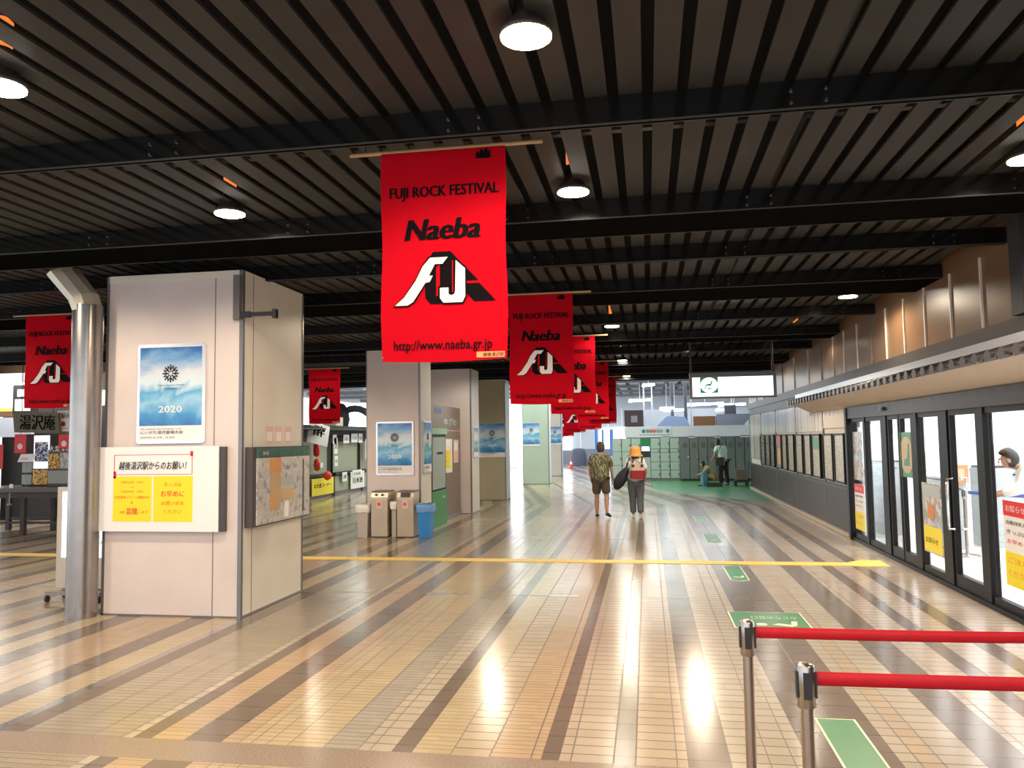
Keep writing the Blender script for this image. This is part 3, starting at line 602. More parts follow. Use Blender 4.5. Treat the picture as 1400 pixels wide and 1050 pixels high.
poster((-5.22, 7.45, 1.75), X, .77, 1.03, 'blue mountain poster marked 2020 in a silver frame on the big front pillar', F_)
poster((-5.02, 14.24, 1.10), X, .73, 1.0, 'blue mountain poster in white frame above the rubbish bins', F_)
poster((-4.168, 14.38, 1.11), Y, .58, 1.0, 'blue poster on the narrow side face of the pillar behind the bins', SD)
poster((-4.087, 18.4, 1.30), Y, .52, .75, 'pale framed poster on the side face of the pillar beside the brown kiosk', SD, text=False)
poster((-4.77, 22.29, 1.23), X, .76, .97, 'blue poster wrapped across the olive pillar', F_, frame=False, white=.18)
poster((-4.70, 29.99, 1.45), X, .65, .88, 'small blue poster on the green lit pillar', F_, frame=False, white=.12)
poster((-4.5, 36.29, 1.45), X, .60, .82, 'blue poster on the farthest pillar, right behind the green lit one', F_, frame=False, white=.12)

# notice board on the big pillar
nb = thing('notice_board', 'white notice sheet with two yellow squares hung on the big front pillar', 'notice board', (-4.9, 7.44, .85))
MB().box(-5.57, -4.20, 7.39, 7.4395, .86, 1.71, 'case_dark').build('case', nb)
MB().box(-5.59, -4.26, 7.375, 7.389, .86, 1.72, 'paper_white').build('sheet', nb)
k = MB(); yb = 7.3735
def rect(k, x0, x1, z0, z1, m, y=yb, t=.001): k.box(x0, x1, y-t, y, z0, z1, m)
for a in ((-5.42, -4.55, 1.635, 1.64), (-5.42, -4.55, 1.435, 1.44), (-5.425, -5.418, 1.435, 1.64), (-4.552, -4.545, 1.435, 1.64), (-5.43, -5.40, 1.40, 1.47), (-4.57, -4.54, 1.62, 1.67)): rect(k, *a, 'ink_red')
rect(k, -5.43, -4.995, .96, 1.42, 'yellow'); rect(k, -4.975, -4.54, .96, 1.42, 'yellow')
k.build('yellow_panels', nb)
k = MB(); yt = yb-.003
k.text('越後湯沢駅からのお願い！', (-5.37, yt, 1.485), X, Z, 'ink_black', h=.085, w=.76, bold=.025, shear=.15)
for s, z, hh, ww, cx, mm in (('7月25日（木）', 1.345, .028, .25, -5.215, 'orange_text'), ('～', 1.305, .012, .04, -5.215, 'orange_text'), ('7月29日（月）', 1.25, .028, .25, -5.215, 'orange_text'), ('大型音楽イベント開催のた', 1.19, .032, .40, -5.215, 'orange_text'),
                            ('め', 1.14, .026, .03, -5.215, 'orange_text'), ('混雑', 1.03, .07, .13, -5.215, 'ink_red'), ('大変', 1.04, .03, .06, -5.325, 'orange_text'), ('します', 1.04, .03, .11, -5.085, 'orange_text'),
                            ('きっぷは', 1.315, .04, .19, -4.76, 'orange_text'), ('お早めに', 1.21, .06, .26, -4.76, 'ink_red'), ('お買い求め', 1.125, .042, .25, -4.76, 'orange_text'), ('ください', 1.04, .042, .19, -4.76, 'orange_text')):
    k.text(s, (cx, yt, z), X, Z, mm, h=hh, w=ww, bold=.02, center=True)
k.build('lettering', nb)
# side board with map
sb = thing('notice_board', 'dark framed map board with teal header on the side face of the big pillar', 'notice board', (-4.0, 8.2, .87))
MB().box(-4.039, -3.96, 7.5, 8.86, .885, 1.70, 'case_dark').build('case', sb)
MB().box(-3.959, -3.95, 7.58, 8.855, .90, 1.585, 'map_print').build('map_sheet', sb)
MB().box(-3.959, -3.948, 7.58, 8.855, 1.588, 1.69, 'header_teal').build('header', sb)
k = MB(); xx = -3.948
def rside(y0, y1, z0, z1, m, d=0): k.box(xx+d, xx+.002+d, y0, y1, z0, z1, m)
rside(7.85, 8.12, 1.42, 1.583, 'map_orange'); rside(7.87, 8.10, 1.02, 1.42, 'map_tan'); rside(8.1, 8.45, 1.12, 1.24, 'map_tan'); rside(7.86, 7.97, 1.05, 1.2, 'map_orange', .001)
rside(8.25, 8.44, 1.27, 1.38, 'grey_machine'); rside(8.66, 8.70, .95, 1.55, 'trim_metal'); rside(8.2, 8.3, .93, 1.1, 'paper_white', .001)  # tall grey metal strip paints a reflection on the map cover
k.text('湯沢', (xx+.002, 8.22, 1.44), Y, Z, 'ink_black', h=.05); k.text('案内図', (xx+.002, 7.7, 1.615), Y, Z, 'ink_white', h=.04)
k.build('map_print', sb)
MB().box(-3.9475, -3.946, 7.582, 8.853, .902, 1.66, 'glass').build('plastic_cover', sb)
for k_, y in enumerate((7.95, 8.17, 8.40)):
    tag(MB().box(-4.049, -4.046, y, y+.17, 1.74, 1.92, 'sticker_pink').box(-4.046, -4.0455, y+.02, y+.15, 1.76, 1.86, 'ink_white').build('wall_sticker'), 'faded pink square sticker above the map board, %s of the three' % ('left', 'middle', 'right')[k_], 'sticker', 'pink stickers above the map board')

# steel pipe with elbow
pp = thing('drain_pipe', 'thick steel clad pipe standing left of the big pillar and turning at the ceiling', 'pipe', (-5.72, 7.35, 0))
n = 10; cxp, cyp = -5.73, 7.33
MB().ring([[(cxp+.15*math.cos(2*math.pi*k/n+.2), cyp+.15*math.sin(2*math.pi*k/n+.2), z) for k in range(n)] for z in (0, .62, .622, 3.2)], 'steel', smooth=True).build('shaft', pp)
MB().ring([[(cxp+.151*math.cos(2*math.pi*k/n+.2), cyp+.151*math.sin(2*math.pi*k/n+.2), z) for k in range(n)] for z in (2.82, 3.14)] , 'steel').build('collar', pp)
rg = []
for q, (dx, z, r_) in enumerate(((0, 3.14, .15), (-.05, 3.28, .16), (-.30, 3.56, .17))):
    ca = math.cos(-.0 if q == 0 else -.5); sa = math.sin(0 if q == 0 else .5)
    rg.append([(cxp+dx+r_*math.cos(2*math.pi*k/n+.2)*ca, cyp+r_*math.sin(2*math.pi*k/n+.2), z+r_*math.cos(2*math.pi*k/n+.2)*sa*.6) for k in range(n)])
MB().ring(rg, 'bin_light', smooth=False).build('elbow', pp)
# wheeled board behind the pipe
wb = thing('rolling_sign', 'cream rolling sign board with white sheet, half hidden behind the steel pipe', 'sign board', (-6.35, 8.1, 0))
MB().bbox(-6.66, -6.02, 8.08, 8.13, .14, 1.27, 'cream_wall', .01).build('panel', wb)
MB().box(-6.58, -6.05, 8.07, 8.079, .48, 1.22, 'screen_white').build('sheet', wb)
k = MB(); k.prism([(-6.12+.10*math.cos(a), 8.068, 1.0+.1*math.sin(a)) for a in [i*math.pi/8 for i in range(16)]], (0, .001, 0), 'ink_red'); k.prism([(-6.12+.085*math.cos(a), 8.067, 1.0+.085*math.sin(a)) for a in [i*math.pi/8 for i in range(16)]], (0, .001, 0), 'paper_white')
k.box(-6.3, -6.06, 8.067, 8.069, .87, .885, 'ink_red'); k.text('ご案内', (-6.2, 8.067, .62), X, Z, 'ink_black', h=.05); k.build('lettering', wb)
MB().box(-6.04, -6.01, 8.05, 8.08, .3, .42, 'ink_red').build('red_tag', wb)
MB().box(-6.68, -6.0, 7.95, 7.99, .08, .12, 'fixture').box(-6.68, -6.0, 8.22, 8.26, .08, .12, 'fixture').box(-6.40, -6.34, 7.95, 8.26, .10, .15, 'fixture').build('foot_frame', wb)
for sx_ in (-6.66, -6.02):
    for sy_ in (7.97, 8.24):
        k = MB(); k.tube([(sx_-.012, sy_, .035), (sx_+.012, sy_, .035)], .035, 'plastic_black', 14); k.box(sx_-.016, sx_+.016, sy_-.012, sy_+.012, .05, .09, 'plastic_black'); k.build('caster', wb)

# ------------------------------------------------------------------ banners
def banner_proto():
    """local frame: centre of the top edge at the origin, print on -Y"""
    Wd, Hh = .785, 1.30
    t = thing('hanging_banner', '', 'banner', (0, 0, 0), 'red festival banners hanging from the ceiling')
    wav = lambda x, z: .0035*math.sin(x*8+z*2.2)*(-z/Hh)+.002*math.sin(z*6+x*3)
    k = MB(); nx, nz = 16, 26; vs = []; fs = []
    for side in (0, 1):
        for j in range(nz+1):
            for i in range(nx+1):
                x = (i/nx-.5)*Wd*(1+.012*math.sin(j*.4)); z = -j/nz*Hh - (.012*math.sin(i/nx*math.pi) if j == nz else 0)
                vs.append((x, wav(x, z)+(.002 if side else 0), z))
    o2 = (nx+1)*(nz+1)
    for j in range(nz):
        for i in range(nx):
            a = j*(nx+1)+i; q = (a, a+nx+1, a+nx+2, a+1); fs += [q, tuple(o2+v for v in q[::-1])]
    k.add(vs, fs, 'banner_red', True)
    k.build('cloth', t, False)
    MB().tube([(-.60, .012, .012), (.62, .012, .012)], .013, 'bamboo', 10).tube([(-.5, .012, .012), (-.5, .012, .26)], .003, 'bronze', 6).tube([(.5, .012, .012), (.5, .012, .26)], .003, 'bronze', 6).build('hanging_rod', t, False)
    # print, mapped from the artwork
    U = lambda x: ((x-75)/537-.5)*Wd
    V = lambda y: -(y-75)/915*Hh
    k = MB()
    def P(pts, d, m): k.poly([(U(x), -.005-d*2, V(y)) for x, y in pts][::-1], m)
    def Tx(s, x0, x1, y0, y1, m, **kw): k.text(s, (U(x0), -.007, V(y1)), X, Z, m, h=V(y0)-V(y1), w=U(x1)-U(x0), **kw)
    Tx('FUJI ROCK FESTIVAL', 115, 583, 232, 294, 'ink_black', fat=.055)
    Tx('Naeba', 183, 500, 378, 468, 'ink_black', fat=.07, shear=.22)
    Tx('http://www.naeba.gr.jp', 130, 548, 903, 957, 'ink_black', fat=.02)
    P([(483, 960), (600, 960), (600, 985), (483, 985)], 0, 'tag_orange'); Tx('越後湯沢駅', 510, 597, 964, 981, 'ink_black', bold=.01)
    P([(487, 125), (487, 105), (495, 90), (503, 104), (508, 84), (516, 84), (521, 100), (527, 80), (535, 80), (540, 98), (546, 88), (550, 104), (550, 125)], 0, 'ink_black')
    P([(300, 522), (375, 522), (492, 652), (440, 652), (440, 665), (497, 665), (565, 743), (475, 743), (440, 703), (432, 748), (290, 748), (266, 720), (266, 668), (286, 640), (286, 547)], 0, 'ink_black')
    P([(314, 590), (330, 578), (330, 715), (314, 715)], .001, 'banner_red'); P([(382, 560), (387, 566), (387, 700), (382, 700)], .001, 'banner_red')
    ww = .002
    P([(282, 541), (375, 541), (345, 582), (313, 582), (292, 620), (305, 620), (291, 657), (272, 660), (222, 738), (192, 756), (125, 756), (172, 711), (222, 640), (252, 580)], .0015, 'ink_black')
    for a in ([(288, 547), (365, 547), (342, 576), (309, 576)], [(288, 547), (309, 576), (283, 625), (225, 645), (255, 585)], [(283, 625), (300, 625), (287, 652), (268, 655)], [(225, 645), (283, 625), (268, 655), (215, 735), (190, 750), (135, 750), (175, 715)]): P(a, ww, 'ink_white')
    P([(393, 548), (444, 595), (444, 724), (430, 752), (342, 752), (322, 728), (322, 672), (373, 672), (373, 702), (380, 708), (388, 702)], .0015, 'ink_black')
    for a in ([(398, 562), (438, 600), (438, 720), (395, 695)], [(438, 720), (426, 745), (345, 745), (367, 708), (380, 714), (392, 708), (395, 695)], [(345, 745), (330, 725), (330, 680), (367, 680), (367, 708)]): P(a, ww, 'ink_white')
    # drape the print over the cloth
    k.v = [(x, y+wav(x, z), z) for x, y, z in k.v]
    k.build('print', t, False)
    for sx_ in (-.38, .38):
        q = MB()
        for z in (-.02, -1.28): q.lathe((sx_, -.006, z), [(.006, 0), (.006, .002)], 'chrome', 8)
        q.build('grommet', t, False)
    return t
B0 = banner_proto()
B0.location = (-1.2, 4.62, 3.46+.07); B0['label'] = 'largest and nearest red festival banner hanging in the middle of the picture'; B0.rotation_euler = (0, 0, math.radians(0))
MAIN = [(9.25, 3.46, 'second red banner back in the central row, with its rear neighbours stepping out behind it'), (13.3, 3.46, 'third red banner back in the central row'), (17.9, 3.46, 'fourth red banner back in the central row'), (22.3, 3.44, 'fifth red banner back, last under the dark ceiling')]
for y, z, lb in MAIN: dup(B0, (-1.215, y, z), lb).scale = (.97, 1, 1)
b = dup(B0, (-7.97, 9.5, 3.52), 'red banner at the left picture edge beside the steel pipe'); b.scale = (1.03, 1, .97)
b = dup(B0, (-6.8, 16.0, 3.30), 'small red banner hanging between the big pillar and the poster pillar'); b.scale = (.9, .9, .9)
for i, (x, y, z, s, lb) in enumerate(((-2.35, 33, 3.72, 1.25, 'far red banner right behind the fifth one, over the lockers'), (-3.2, 35.5, 3.62, 1.25, 'far red banner second in the rear cluster'), (-4.0, 38, 3.58, 1.35, 'far red banner third in the rear cluster'), (-4.75, 40.5, 3.5, 1.35, 'lowest far red banner beside the farthest pillar'))):
    b = dup(B0, (x, y, z), lb); b.scale = (s, 1, s)
tag(MB().tube([(-8, 38, 3.4), (-8, 38, 4.3)], .01, 'bronze', 6).box(-8.6, -7.4, 38, 38.004, 2.3, 3.4, 'banner_red').tube([(-8.7, 38, 3.42), (-7.3, 38, 3.42)], .02, 'bamboo', 8).build('far_banner'), 'plain sliver of red banner seen between the two middle pillars', 'banner')

# ------------------------------------------------------------------ bins
def bag_lip(x0, x1, y0, y1, z, m):
    k = MB(); n = 28; rr = []
    for dz, g in ((-.12, .014), (-.05, .026), (.016, .026), (.026, .008), (-.03, -.012)):
        r_ = []
        for i in range(n):
            a = 2*math.pi*i/n; c_, s_ = math.cos(a), math.sin(a); q = max(abs(c_), abs(s_)); j = random.uniform(-.006, .006)
            r_.append(((x0+x1)/2+c_/q*((x1-x0)/2+g)*.98+j, (y0+y1)/2+s_/q*((y1-y0)/2+g)*.98+j, z+dz+random.uniform(-.01, .01)))
        rr.append(r_)
    k.ring(rr, m, True, False); return k
def bucket(x0, x1, y0, y1, h, m, bag, label):
    t = thing('waste_bin', label, 'bin', ((x0+x1)/2, (y0+y1)/2, 0), 'rubbish bins in front of the pillar')
    k = MB(); a = .025
    def rc(i, z): return [(x0+i, y0+i, z), (x1-i, y0+i, z), (x1-i, y1-i, z), (x0+i, y1-i, z)]
    k.ring([rc(a, 0), rc(0, h), rc(-.012, h), rc(-.012, h+.02), rc(.008, h+.02), rc(a+.01, .02)], m, False, True).build('tub', t)
    bag_lip(x0, x1, y0, y1, h+.01, bag).build('bag', t)
    MB().box(x0+.03, x1-.03, y0+.03, y1-.03, h-.14, h-.10, bag).build('bag_contents', t)
    return t
bucket(-5.25, -5.03, 13.80, 14.1, .56, 'bin_grey', 'bag_white', 'small grey plastic bin with white liner, leftmost of the four bins')
bucket(-4.12, -3.87, 13.84, 14.14, .56, 'bin_blue', 'bag_blue', 'blue plastic bin with blue liner, rightmost of the four bins')
def steelbin(x0, x1, label, holes):
    y0, y1 = 13.82, 14.2
    t = thing('recycling_bin', label, 'bin', ((x0+x1)/2, 14, 0), 'rubbish bins in front of the pillar')
    MB().bbox(x0, x1, y0, y1, .02, .68, 'bin_steel', .01).build('body', t)
    MB().box(x0+.01, x1-.01, y0+.01, y1-.01, 0, .02, 'plastic_black').build('plinth', t)
    MB().prism([(x0-.005, y0-.008, .68), (x0-.005, y0-.008, .715), (x0-.005, y0+.015, .72), (x0-.005, y0+.05, .80), (x0-.005, y0+.09, .82), (x0-.005, y1, .82), (x0-.005, y1, .68)], (x1-x0+.01, 0, 0), 'bin_light').box(x0-.008, x1+.008, y0+.06, y1+.004, .815, .83, 'seam').build('lid', t)
    k = MB()
    tl_ = Matrix.Translation(((x0+x1)/2, y0+.013, .722)) @ Matrix.Rotation(math.radians(-23.6), 4, 'X')
    if holes:
        for s_ in (-.055, .055): k.prism([tl_ @ Vector((s_+.03*math.cos(a), -.004, .043+.024*math.sin(a))) for a in [i*math.pi/6 for i in range(12)]], (0, -.002, .001), 'plastic_black')
    else:
        k.prism([tl_ @ Vector(p) for p in ((-.09, -.004, .0), (.09, -.004, .0), (.09, -.004, .085), (-.09, -.004, .085))], (0, -.002, .001), 'plastic_black')
    k.build('opening', t)
    MB().box((x0+x1)/2-.055, (x0+x1)/2+.055, y0-.003, y0, .52, .68, 'sticker_pink').build('label_sheet', t)
    MB().text('瓶' if holes else '紙', ((x0+x1)/2, y0-.005, .57), X, Z, 'ink_red', h=.06, w=.06, bold=.06, center=True).build('label_mark', t)
    return t
steelbin(-4.98, -4.67, 'steel recycling bin with two round holes and a pink label', True)
steelbin(-4.49, -4.18, 'steel recycling bin with one wide dark slot and a pink label', False)
tag(bag_lip(-4.63, -4.53, 13.9, 14.1, .62, 'bag_white').box(-4.62, -4.54, 13.92, 14.08, .0, .58, 'bin_grey').build('tall_bag'), 'narrow grey bin with white bag squeezed between the two steel bins', 'bin')

# ------------------------------------------------------------------ green machine, brown kiosk
gm = thing('information_terminal', 'green cabinet with tall grey screen between the poster pillar and the brown kiosk', 'information terminal', (-4.3, 15.6, 0))
MB().bbox(-4.325, -4.18, 15.1, 16.25, 0, .72, 'phone_green', .01).build('lower_cabinet', gm)
MB().box(-4.325, -4.2, 15.1, 16.25, .72, 1.86, 'bronze').build('upper_case', gm)
MB().box(-4.2, -4.185, 15.16, 16.15, .76, 1.80, 'screen_grey').build('screen', gm)
MB().box(-4.34, -4.17, 15.08, 16.27, 1.86, 1.98, 'phone_top').build('top_light', gm)
MB().box(-4.185, -4.182, 15.5, 15.95, 1.45, 1.5, 'bronze').box(-4.18, -4.165, 15.8, 16.05, .55, .6, 'phone_top').build('label_strip', gm)
kb = thing('kiosk', 'brown panelled kiosk wall with pale lettering in front of the third pillar', 'kiosk', (-4.9, 17, 0))
MB().box(-5.1, -4.35, 15.02, 18.2, .08, 2.48, 'kiosk_brown').build('body', kb)
MB().box(-5.1, -4.33, 15.02, 18.2, 0, .08, 'far_grey').build('plinth', kb)
MB().box(-4.35, -4.345, 16.6, 18.15, 1.94, 1.955, 'soffit').build('trim_line', kb)
k = MB(); k.text('湯沢', (-4.343, 15.9, 2.30), Y, Z, 'far_blue', h=.13, w=.6, bold=.03); k.text('ゆざわ', (-4.343, 16.7, 2.06), Y, Z, 'shirt_mint', h=.17, w=1.1, bold=.03)
k.build('lettering', kb)
ks = thing('kiosk_notice', 'white notice with yellow square on the brown kiosk wall', 'notice', (-4.34, 17, .95))
MB().box(-4.349, -4.335, 16.5, 17.35, 1.02, 1.76, 'paper_white').build('sheet', ks); MB().box(-4.335, -4.332, 16.55, 17.2, 1.12, 1.52, 'yellow').build('yellow_panel', ks)
k = MB()
for i in range(4): k.text(('きっぷは', 'お早めに', 'お買い求め', 'ください')[i], (-4.331, 16.75, 1.44-i*.09), Y, Z, 'orange_text', h=.04)
k.build('lettering', ks)
tag(MB().box(-4.349, -4.336, 17.5, 17.95, 1.22, 1.74, 'sticker_pink').box(-4.336, -4.335, 17.55, 17.9, 1.5, 1.7, 'paper_white').build('kiosk_leaflet'), 'narrow pinkish leaflet right of the yellow notice on the kiosk', 'notice')

# ------------------------------------------------------------------ hanging sign
hs = thing('hanging_sign', 'white backlit hanging sign with green seat symbol on two dark rods', 'sign', (1.57, 15, 2.45))
MB().box(.80, 2.35, 15.0, 15.12, 2.44, 2.92, 'sign_case').build('case', hs)
MB().box(.85, 2.29, 14.99, 14.999, 2.475, 2.83, 'sign_light').build('lit_panel', hs)
for x in (.83, 2.30): MB().tube([(x, 15.06, 2.9), (x, 15.06, 3.66)], .022, 'bronze_light', 10).build('rod', hs)
MB().box(.99, 1.31, 14.985, 14.988, 2.54, 2.83, 'sign_green').build('green_square', hs)
k = MB(); k.prism([(1.15+.155*math.cos(a), 14.981, 2.685+.14*math.sin(a)) for a in [i*math.pi/14 for i in range(28)]], (0, .002, 0), 'sign_light'); k.build('white_disc', hs)
k = MB(); yy2 = 14.978
def sp(pts): k.prism([(1.15+a*.1, yy2, 2.685+b*.1) for a, b in pts], (0, .001, 0), 'sign_green')
sp([(-.9, -.7), (-.75, -.75), (-.45, -.05), (.0, -.15), (.25, .0), (.05, .25), (-.55, .15)]); sp([(.0, -.15), (.35, -.1), (.65, .75), (.45, .8)]); sp([(-.35, -.75), (.45, -.75), (.45, -.55), (-.35, -.55)]); sp([(.45, .9), (.65, .9), (.65, 1.1), (.45, 1.1)])
k.build('seat_symbol', hs)
k = MB(); k.text('きっぷうりば', (1.38, 14.987, 2.745), X, Z, 'ink_pale', h=.045); k.text('Ticket Office', (1.75, 14.987, 2.715), X, Z, 'ink_pale', h=.05); k.build('lettering', hs)

# ------------------------------------------------------------------ lockers
def coin_locker(x, y, wd_, ht, rows, label, term=False):
    t = thing('coin_locker', label, 'locker', (x+wd_/2, y, 0), 'green grey coin locker columns')
    MB().box(x+.004, x+wd_-.004, y+.012, y+.5, .10, ht, 'locker_green').box(x+.004, x+wd_-.004, y+.006, y+.012, .10, ht-.001, 'door_gap').build('body', t)
    MB().box(x, x+wd_, y+.02, y+.5, 0, .10, 'locker_dark').build('plinth', t)
    if term:
        MB().box(x+.01, x+wd_-.01, y, y+.012, 1.38, ht-.01, 'terminal_green').build('header', t); MB().box(x+.03, x+wd_-.03, y-.02, y, 1.18, 1.36, 'screen_white').build('screen', t)
        MB().box(x+.02, x+wd_-.02, y-.01, y+.012, .95, 1.16, 'lock_black').build('payment_panel', t); MB().box(x+.01, x+wd_-.01, y, y+.012, .12, .93, 'locker_green').build('lower_panel', t)
        return t
    for i, (z0, z1) in enumerate(rows):
        d = MB().box(x+.012, x+wd_-.012, y, y+.012, z0+.008, z1-.008, 'locker_green').build('door', t)
        MB().box(x+wd_-.06, x+wd_-.03, y-.02, y, (z0+z1)/2-.05, (z0+z1)/2+.04, 'label_red' if (i+int(x*10)) % 3 == 0 else 'lock_black').build('lock', d)
    return t
XL = [-1.40+.378*i for i in range(7)]; R3 = [(.1, .62), (.62, 1.16), (1.16, 1.69)]; R5 = [(.1, .42), (.42, .75), (.75, 1.12), (1.12, 1.26), (1.26, 1.69)]
nm = ['leftmost column with three large doors', 'second column from the left with three large doors', 'third column from the left, beside the pay terminal', 'narrow pay terminal column with green header and lit screen', 'first column right of the pay terminal', 'second column right of the pay terminal', 'column of small doors touching the dark tall lockers']
for i, x in enumerate(XL): coin_locker(x, 32, .374, 1.69, R3 if i < 3 else R5, 'grey green coin locker, ' + nm[i] if i != 3 else 'locker ' + nm[i], i == 3)
for i in range(8):
    x = 1.27+i*.345
    t = thing('tall_locker', 'dark tall locker, ' + ['first from the green coin lockers', 'second from the green coin lockers', 'third from the green coin lockers', 'left of the bending attendant', 'right behind the attendant', 'third from the black post', 'second from the black post', 'nearest the black post'][i], 'locker', (x+.17, 31.6, 0), 'dark tall lockers at the far right')
    MB().box(x, x+.335, 31.62, 32.1, .08, 1.68, 'locker_dark').build('body', t); MB().box(x, x+.335, 31.64, 32.1, 0, .08, 'plastic_black').build('plinth', t)
    MB().box(x+.02, x+.315, 31.6, 31.62, .12, 1.66, 'locker_dark').build('door', t)
    k = MB()
    for j in range(5): k.box(x+.09, x+.25, 31.595, 31.6, 1.30+j*.04, 1.315+j*.04, 'door_gap')
    k.build('vent', t); MB().box(x+.27, x+.29, 31.57, 31.6, .9, 1.0, 'chrome').build('handle', t)

# ------------------------------------------------------------------ far hall
fh = MB(); fh.box(-18, -10.3, 52, 52.2, 0, 1.0, 'far_grey'); fh.box(-6.4, 14, 52, 52.2, 0, 5, 'far_wall'); fh.box(-18, -10, 52, 52.2, 3.4, 5, 'far_wall')
struct('wall_far', fh)
t_ = MB()
for x in (-6.1, -5.2, -4.3, -3.4, -2.5, -1.6): t_.box(x-.04, x+.04, 51.95, 52, 0, 3.6, 'white_wall')
t_.box(-6.4, -1.4, 51.94, 51.96, .0, 1.0, 'far_grey'); struct('trim_20', t_)
win = MB().box(-6.35, -4.9, 51.90, 51.93, .95, 2.15, 'window_glow'); struct('window_20', win)
struct('window_21', MB().box(-3.05, -1.35, 51.90, 51.93, 1.0, 2.3, 'window_glow'))
struct('window_22', MB().box(-10.3, -6.5, 52.05, 52.1, .06, 3.4, 'window_glow'))
fc = MB()
for k in range(0, 60):
    x = -20+k*.62; fc.box(x, x+.42, 25, 52, 4.35, 4.38, 'far_slat', Matrix.Rotation(0, 4, 'Z'))
fc.box(-20, 16, 24.9, 56, 4.7, 4.8, 'far_grey'); fc.box(-20, 16, 24.85, 24.95, 3.7, 4.8, 'void_dark')
for y in (28, 32, 36, 40, 44, 48): fc.box(-18, 14, y, y+.15, 4.2, 4.35, 'far_grey')
struct('ceiling_far', fc)
tubes = [(-1.3, 27.5, 4.1, .4), (-.3, 37, 3.4, 1), (.1, 33.9, 3.9, .5), (1.3, 38, 2.95, 1.0), (.9, 36.9, 3.0, .6), (2.7, 38, 3.2, 1.6), (3.9, 38, 3.15, 1.2), (3.4, 37, 2.9, .6), (-7.2, 30, 3.6, .9), (-8.5, 33, 3.9, .9)]
for i, (x, y, z, l) in enumerate(tubes):
    t = thing('fluorescent_light', 'glowing white tube light in the far hall, ' + ['by the last red banner', 'above the brown cabinet', 'small one mid-ceiling', 'right over the brown counter', 'above the blue awning end', 'longest one under the hanging sign', 'behind the right end of the hanging sign', 'above the row of dark pendants', 'between the far left pillars', 'above the closed stalls'][i], 'ceiling light', (x, y, z), 'tube lights in the far hall')
    MB().tube([(x-l/2, y, z), (x+l/2, y-.3*l, z+.04)], .05, 'tube', 8).build('tube', t); MB().box(x-l/2, x+l/2, y+.03, y+.1, z+.05, z+.10, 'white_wall').build('holder', t)
    MB().tube([(x, y, z), (x, y, 4.4)], .012, 'far_pole', 6).build('hanger', t)
# shop front behind the lockers
struct('wall_shopfront', MB().box(-.95, 4.6, 34, 34.2, 1.72, 2.18, 'white_wall').box(.55, .95, 34, 34.2, 0, 1.75, 'white_wall').box(1.7, 1.95, 34, 34.2, 0, 1.75, 'white_wall').box(2.75, 3.0, 34, 34.2, 0, 1.75, 'white_wall').box(3.8, 4.6, 34, 34.2, 0, 1.75, 'white_wall').box(-.9, 4.6, 34.3, 34.4, 0, 1.75, 'far_grey'))
sg = thing('shop_sign', 'long white fascia sign with small coloured discs above the coin lockers', 'sign', (.2, 33.95, 1.85))
MB().box(-.35, 1.0, 33.94, 33.98, 1.84, 2.12, 'paper_white').build('panel', sg)
k = MB()
for i, (m_, x) in enumerate((('dot_teal', -.15), ('dot_green', .02), ('dot_red', .16), ('dot_red', .30), ('grey_machine', .45), ('grey_machine', .58), ('dot_teal', .85))):
    k.prism([(x+.075*math.cos(a), 33.93, 1.98+.08*math.sin(a)) for a in [j*math.pi/6 for j in range(12)]], (0, .005, 0), m_)
k.build('coloured_discs', sg)
tag(MB().box(-1.35, -.9, 35.2, 35.3, 1.85, 2.2, 'window_glow').build('lit_notice'), 'small glowing white notice at the left end of the fascia sign', 'sign')
tag(MB().box(-1.0, -.15, 36, 36.5, 2.2, 2.95, 'brown_box').box(-.7, -.42, 35.98, 36, 2.4, 2.7, 'far_grey').build('wall_cabinet'), 'dark brown square cabinet above the fascia sign', 'cabinet')
tag(MB().prism([(.45, 35.5, 2.21), (1.85, 35.5, 2.2), (1.7, 36.2, 2.6), (.9, 36.2, 2.65)], (0, .05, .02), 'awning_blue').box(.45, 1.85, 35.5, 36.3, 2.181, 2.21, 'awning_blue').build('awning'), 'blue grey sloping awning above the coin lockers', 'awning')
tag(MB().bbox(2.05, 3.0, 36, 36.5, 2.2, 2.62, 'brown_counter', .02).build('wooden_counter'), 'orange brown wooden counter front on the upper level', 'counter')
tag(MB().prism([(3.05, 36.0, 2.2), (4.2, 36.0, 2.2), (4.6, 36.0, 2.7), (3.05, 36.0, 2.7)], (0, .4, 0), 'far_grey').bbox(3.4, 3.9, 36.1, 36.5, 2.7, 3.1, 'sign_case', .02).build('dark_counter'), 'dark grey angled counter on the upper level', 'counter')
for i in range(4):
    x = 4.35+i*.13
    tag(MB().lathe((x, 35.2, 2.12), [(.03, 0), (.05, .1), (.03, .2), (.045, .3), (.015, .42)], 'sign_case', 8).build('dark_bottle'), 'small dark upright silhouette in the row left of the green advert panel', 'figurine', 'dark silhouettes by the advert panel')
struct('wall_upper', MB().box(-.95, 4.6, 34.2, 36.6, 2.14, 2.18, 'white_wall').box(-1.0, 6, 40, 40.1, 0, 3.1, 'far_wall'))
for i, (x, z1, m_) in enumerate(((.25, 4.4, 'far_pole'), (1.15, 4.19, 'sign_case'), (1.75, 4.19, 'sign_case'), (-.12, 4.4, 'far_pole'), (2.0, 4.4, 'far_pole'), (3.9, 4.4, 'far_pole'))):
    tag(MB().tube([(x, 36.9, 2.15), (x, 36.9, z1)], .035 if m_ == 'far_pole' else .08, m_, 8).build('support_pole'), 'thin %s pole on the upper level, %s' % ('pale' if m_ == 'far_pole' else 'dark', ['left of the awning', 'at the awning middle', 'at the awning end', 'right of the brown cabinet', 'left of the wooden counter', 'over the dark counter'][i]), 'pole', 'poles above the coin lockers')
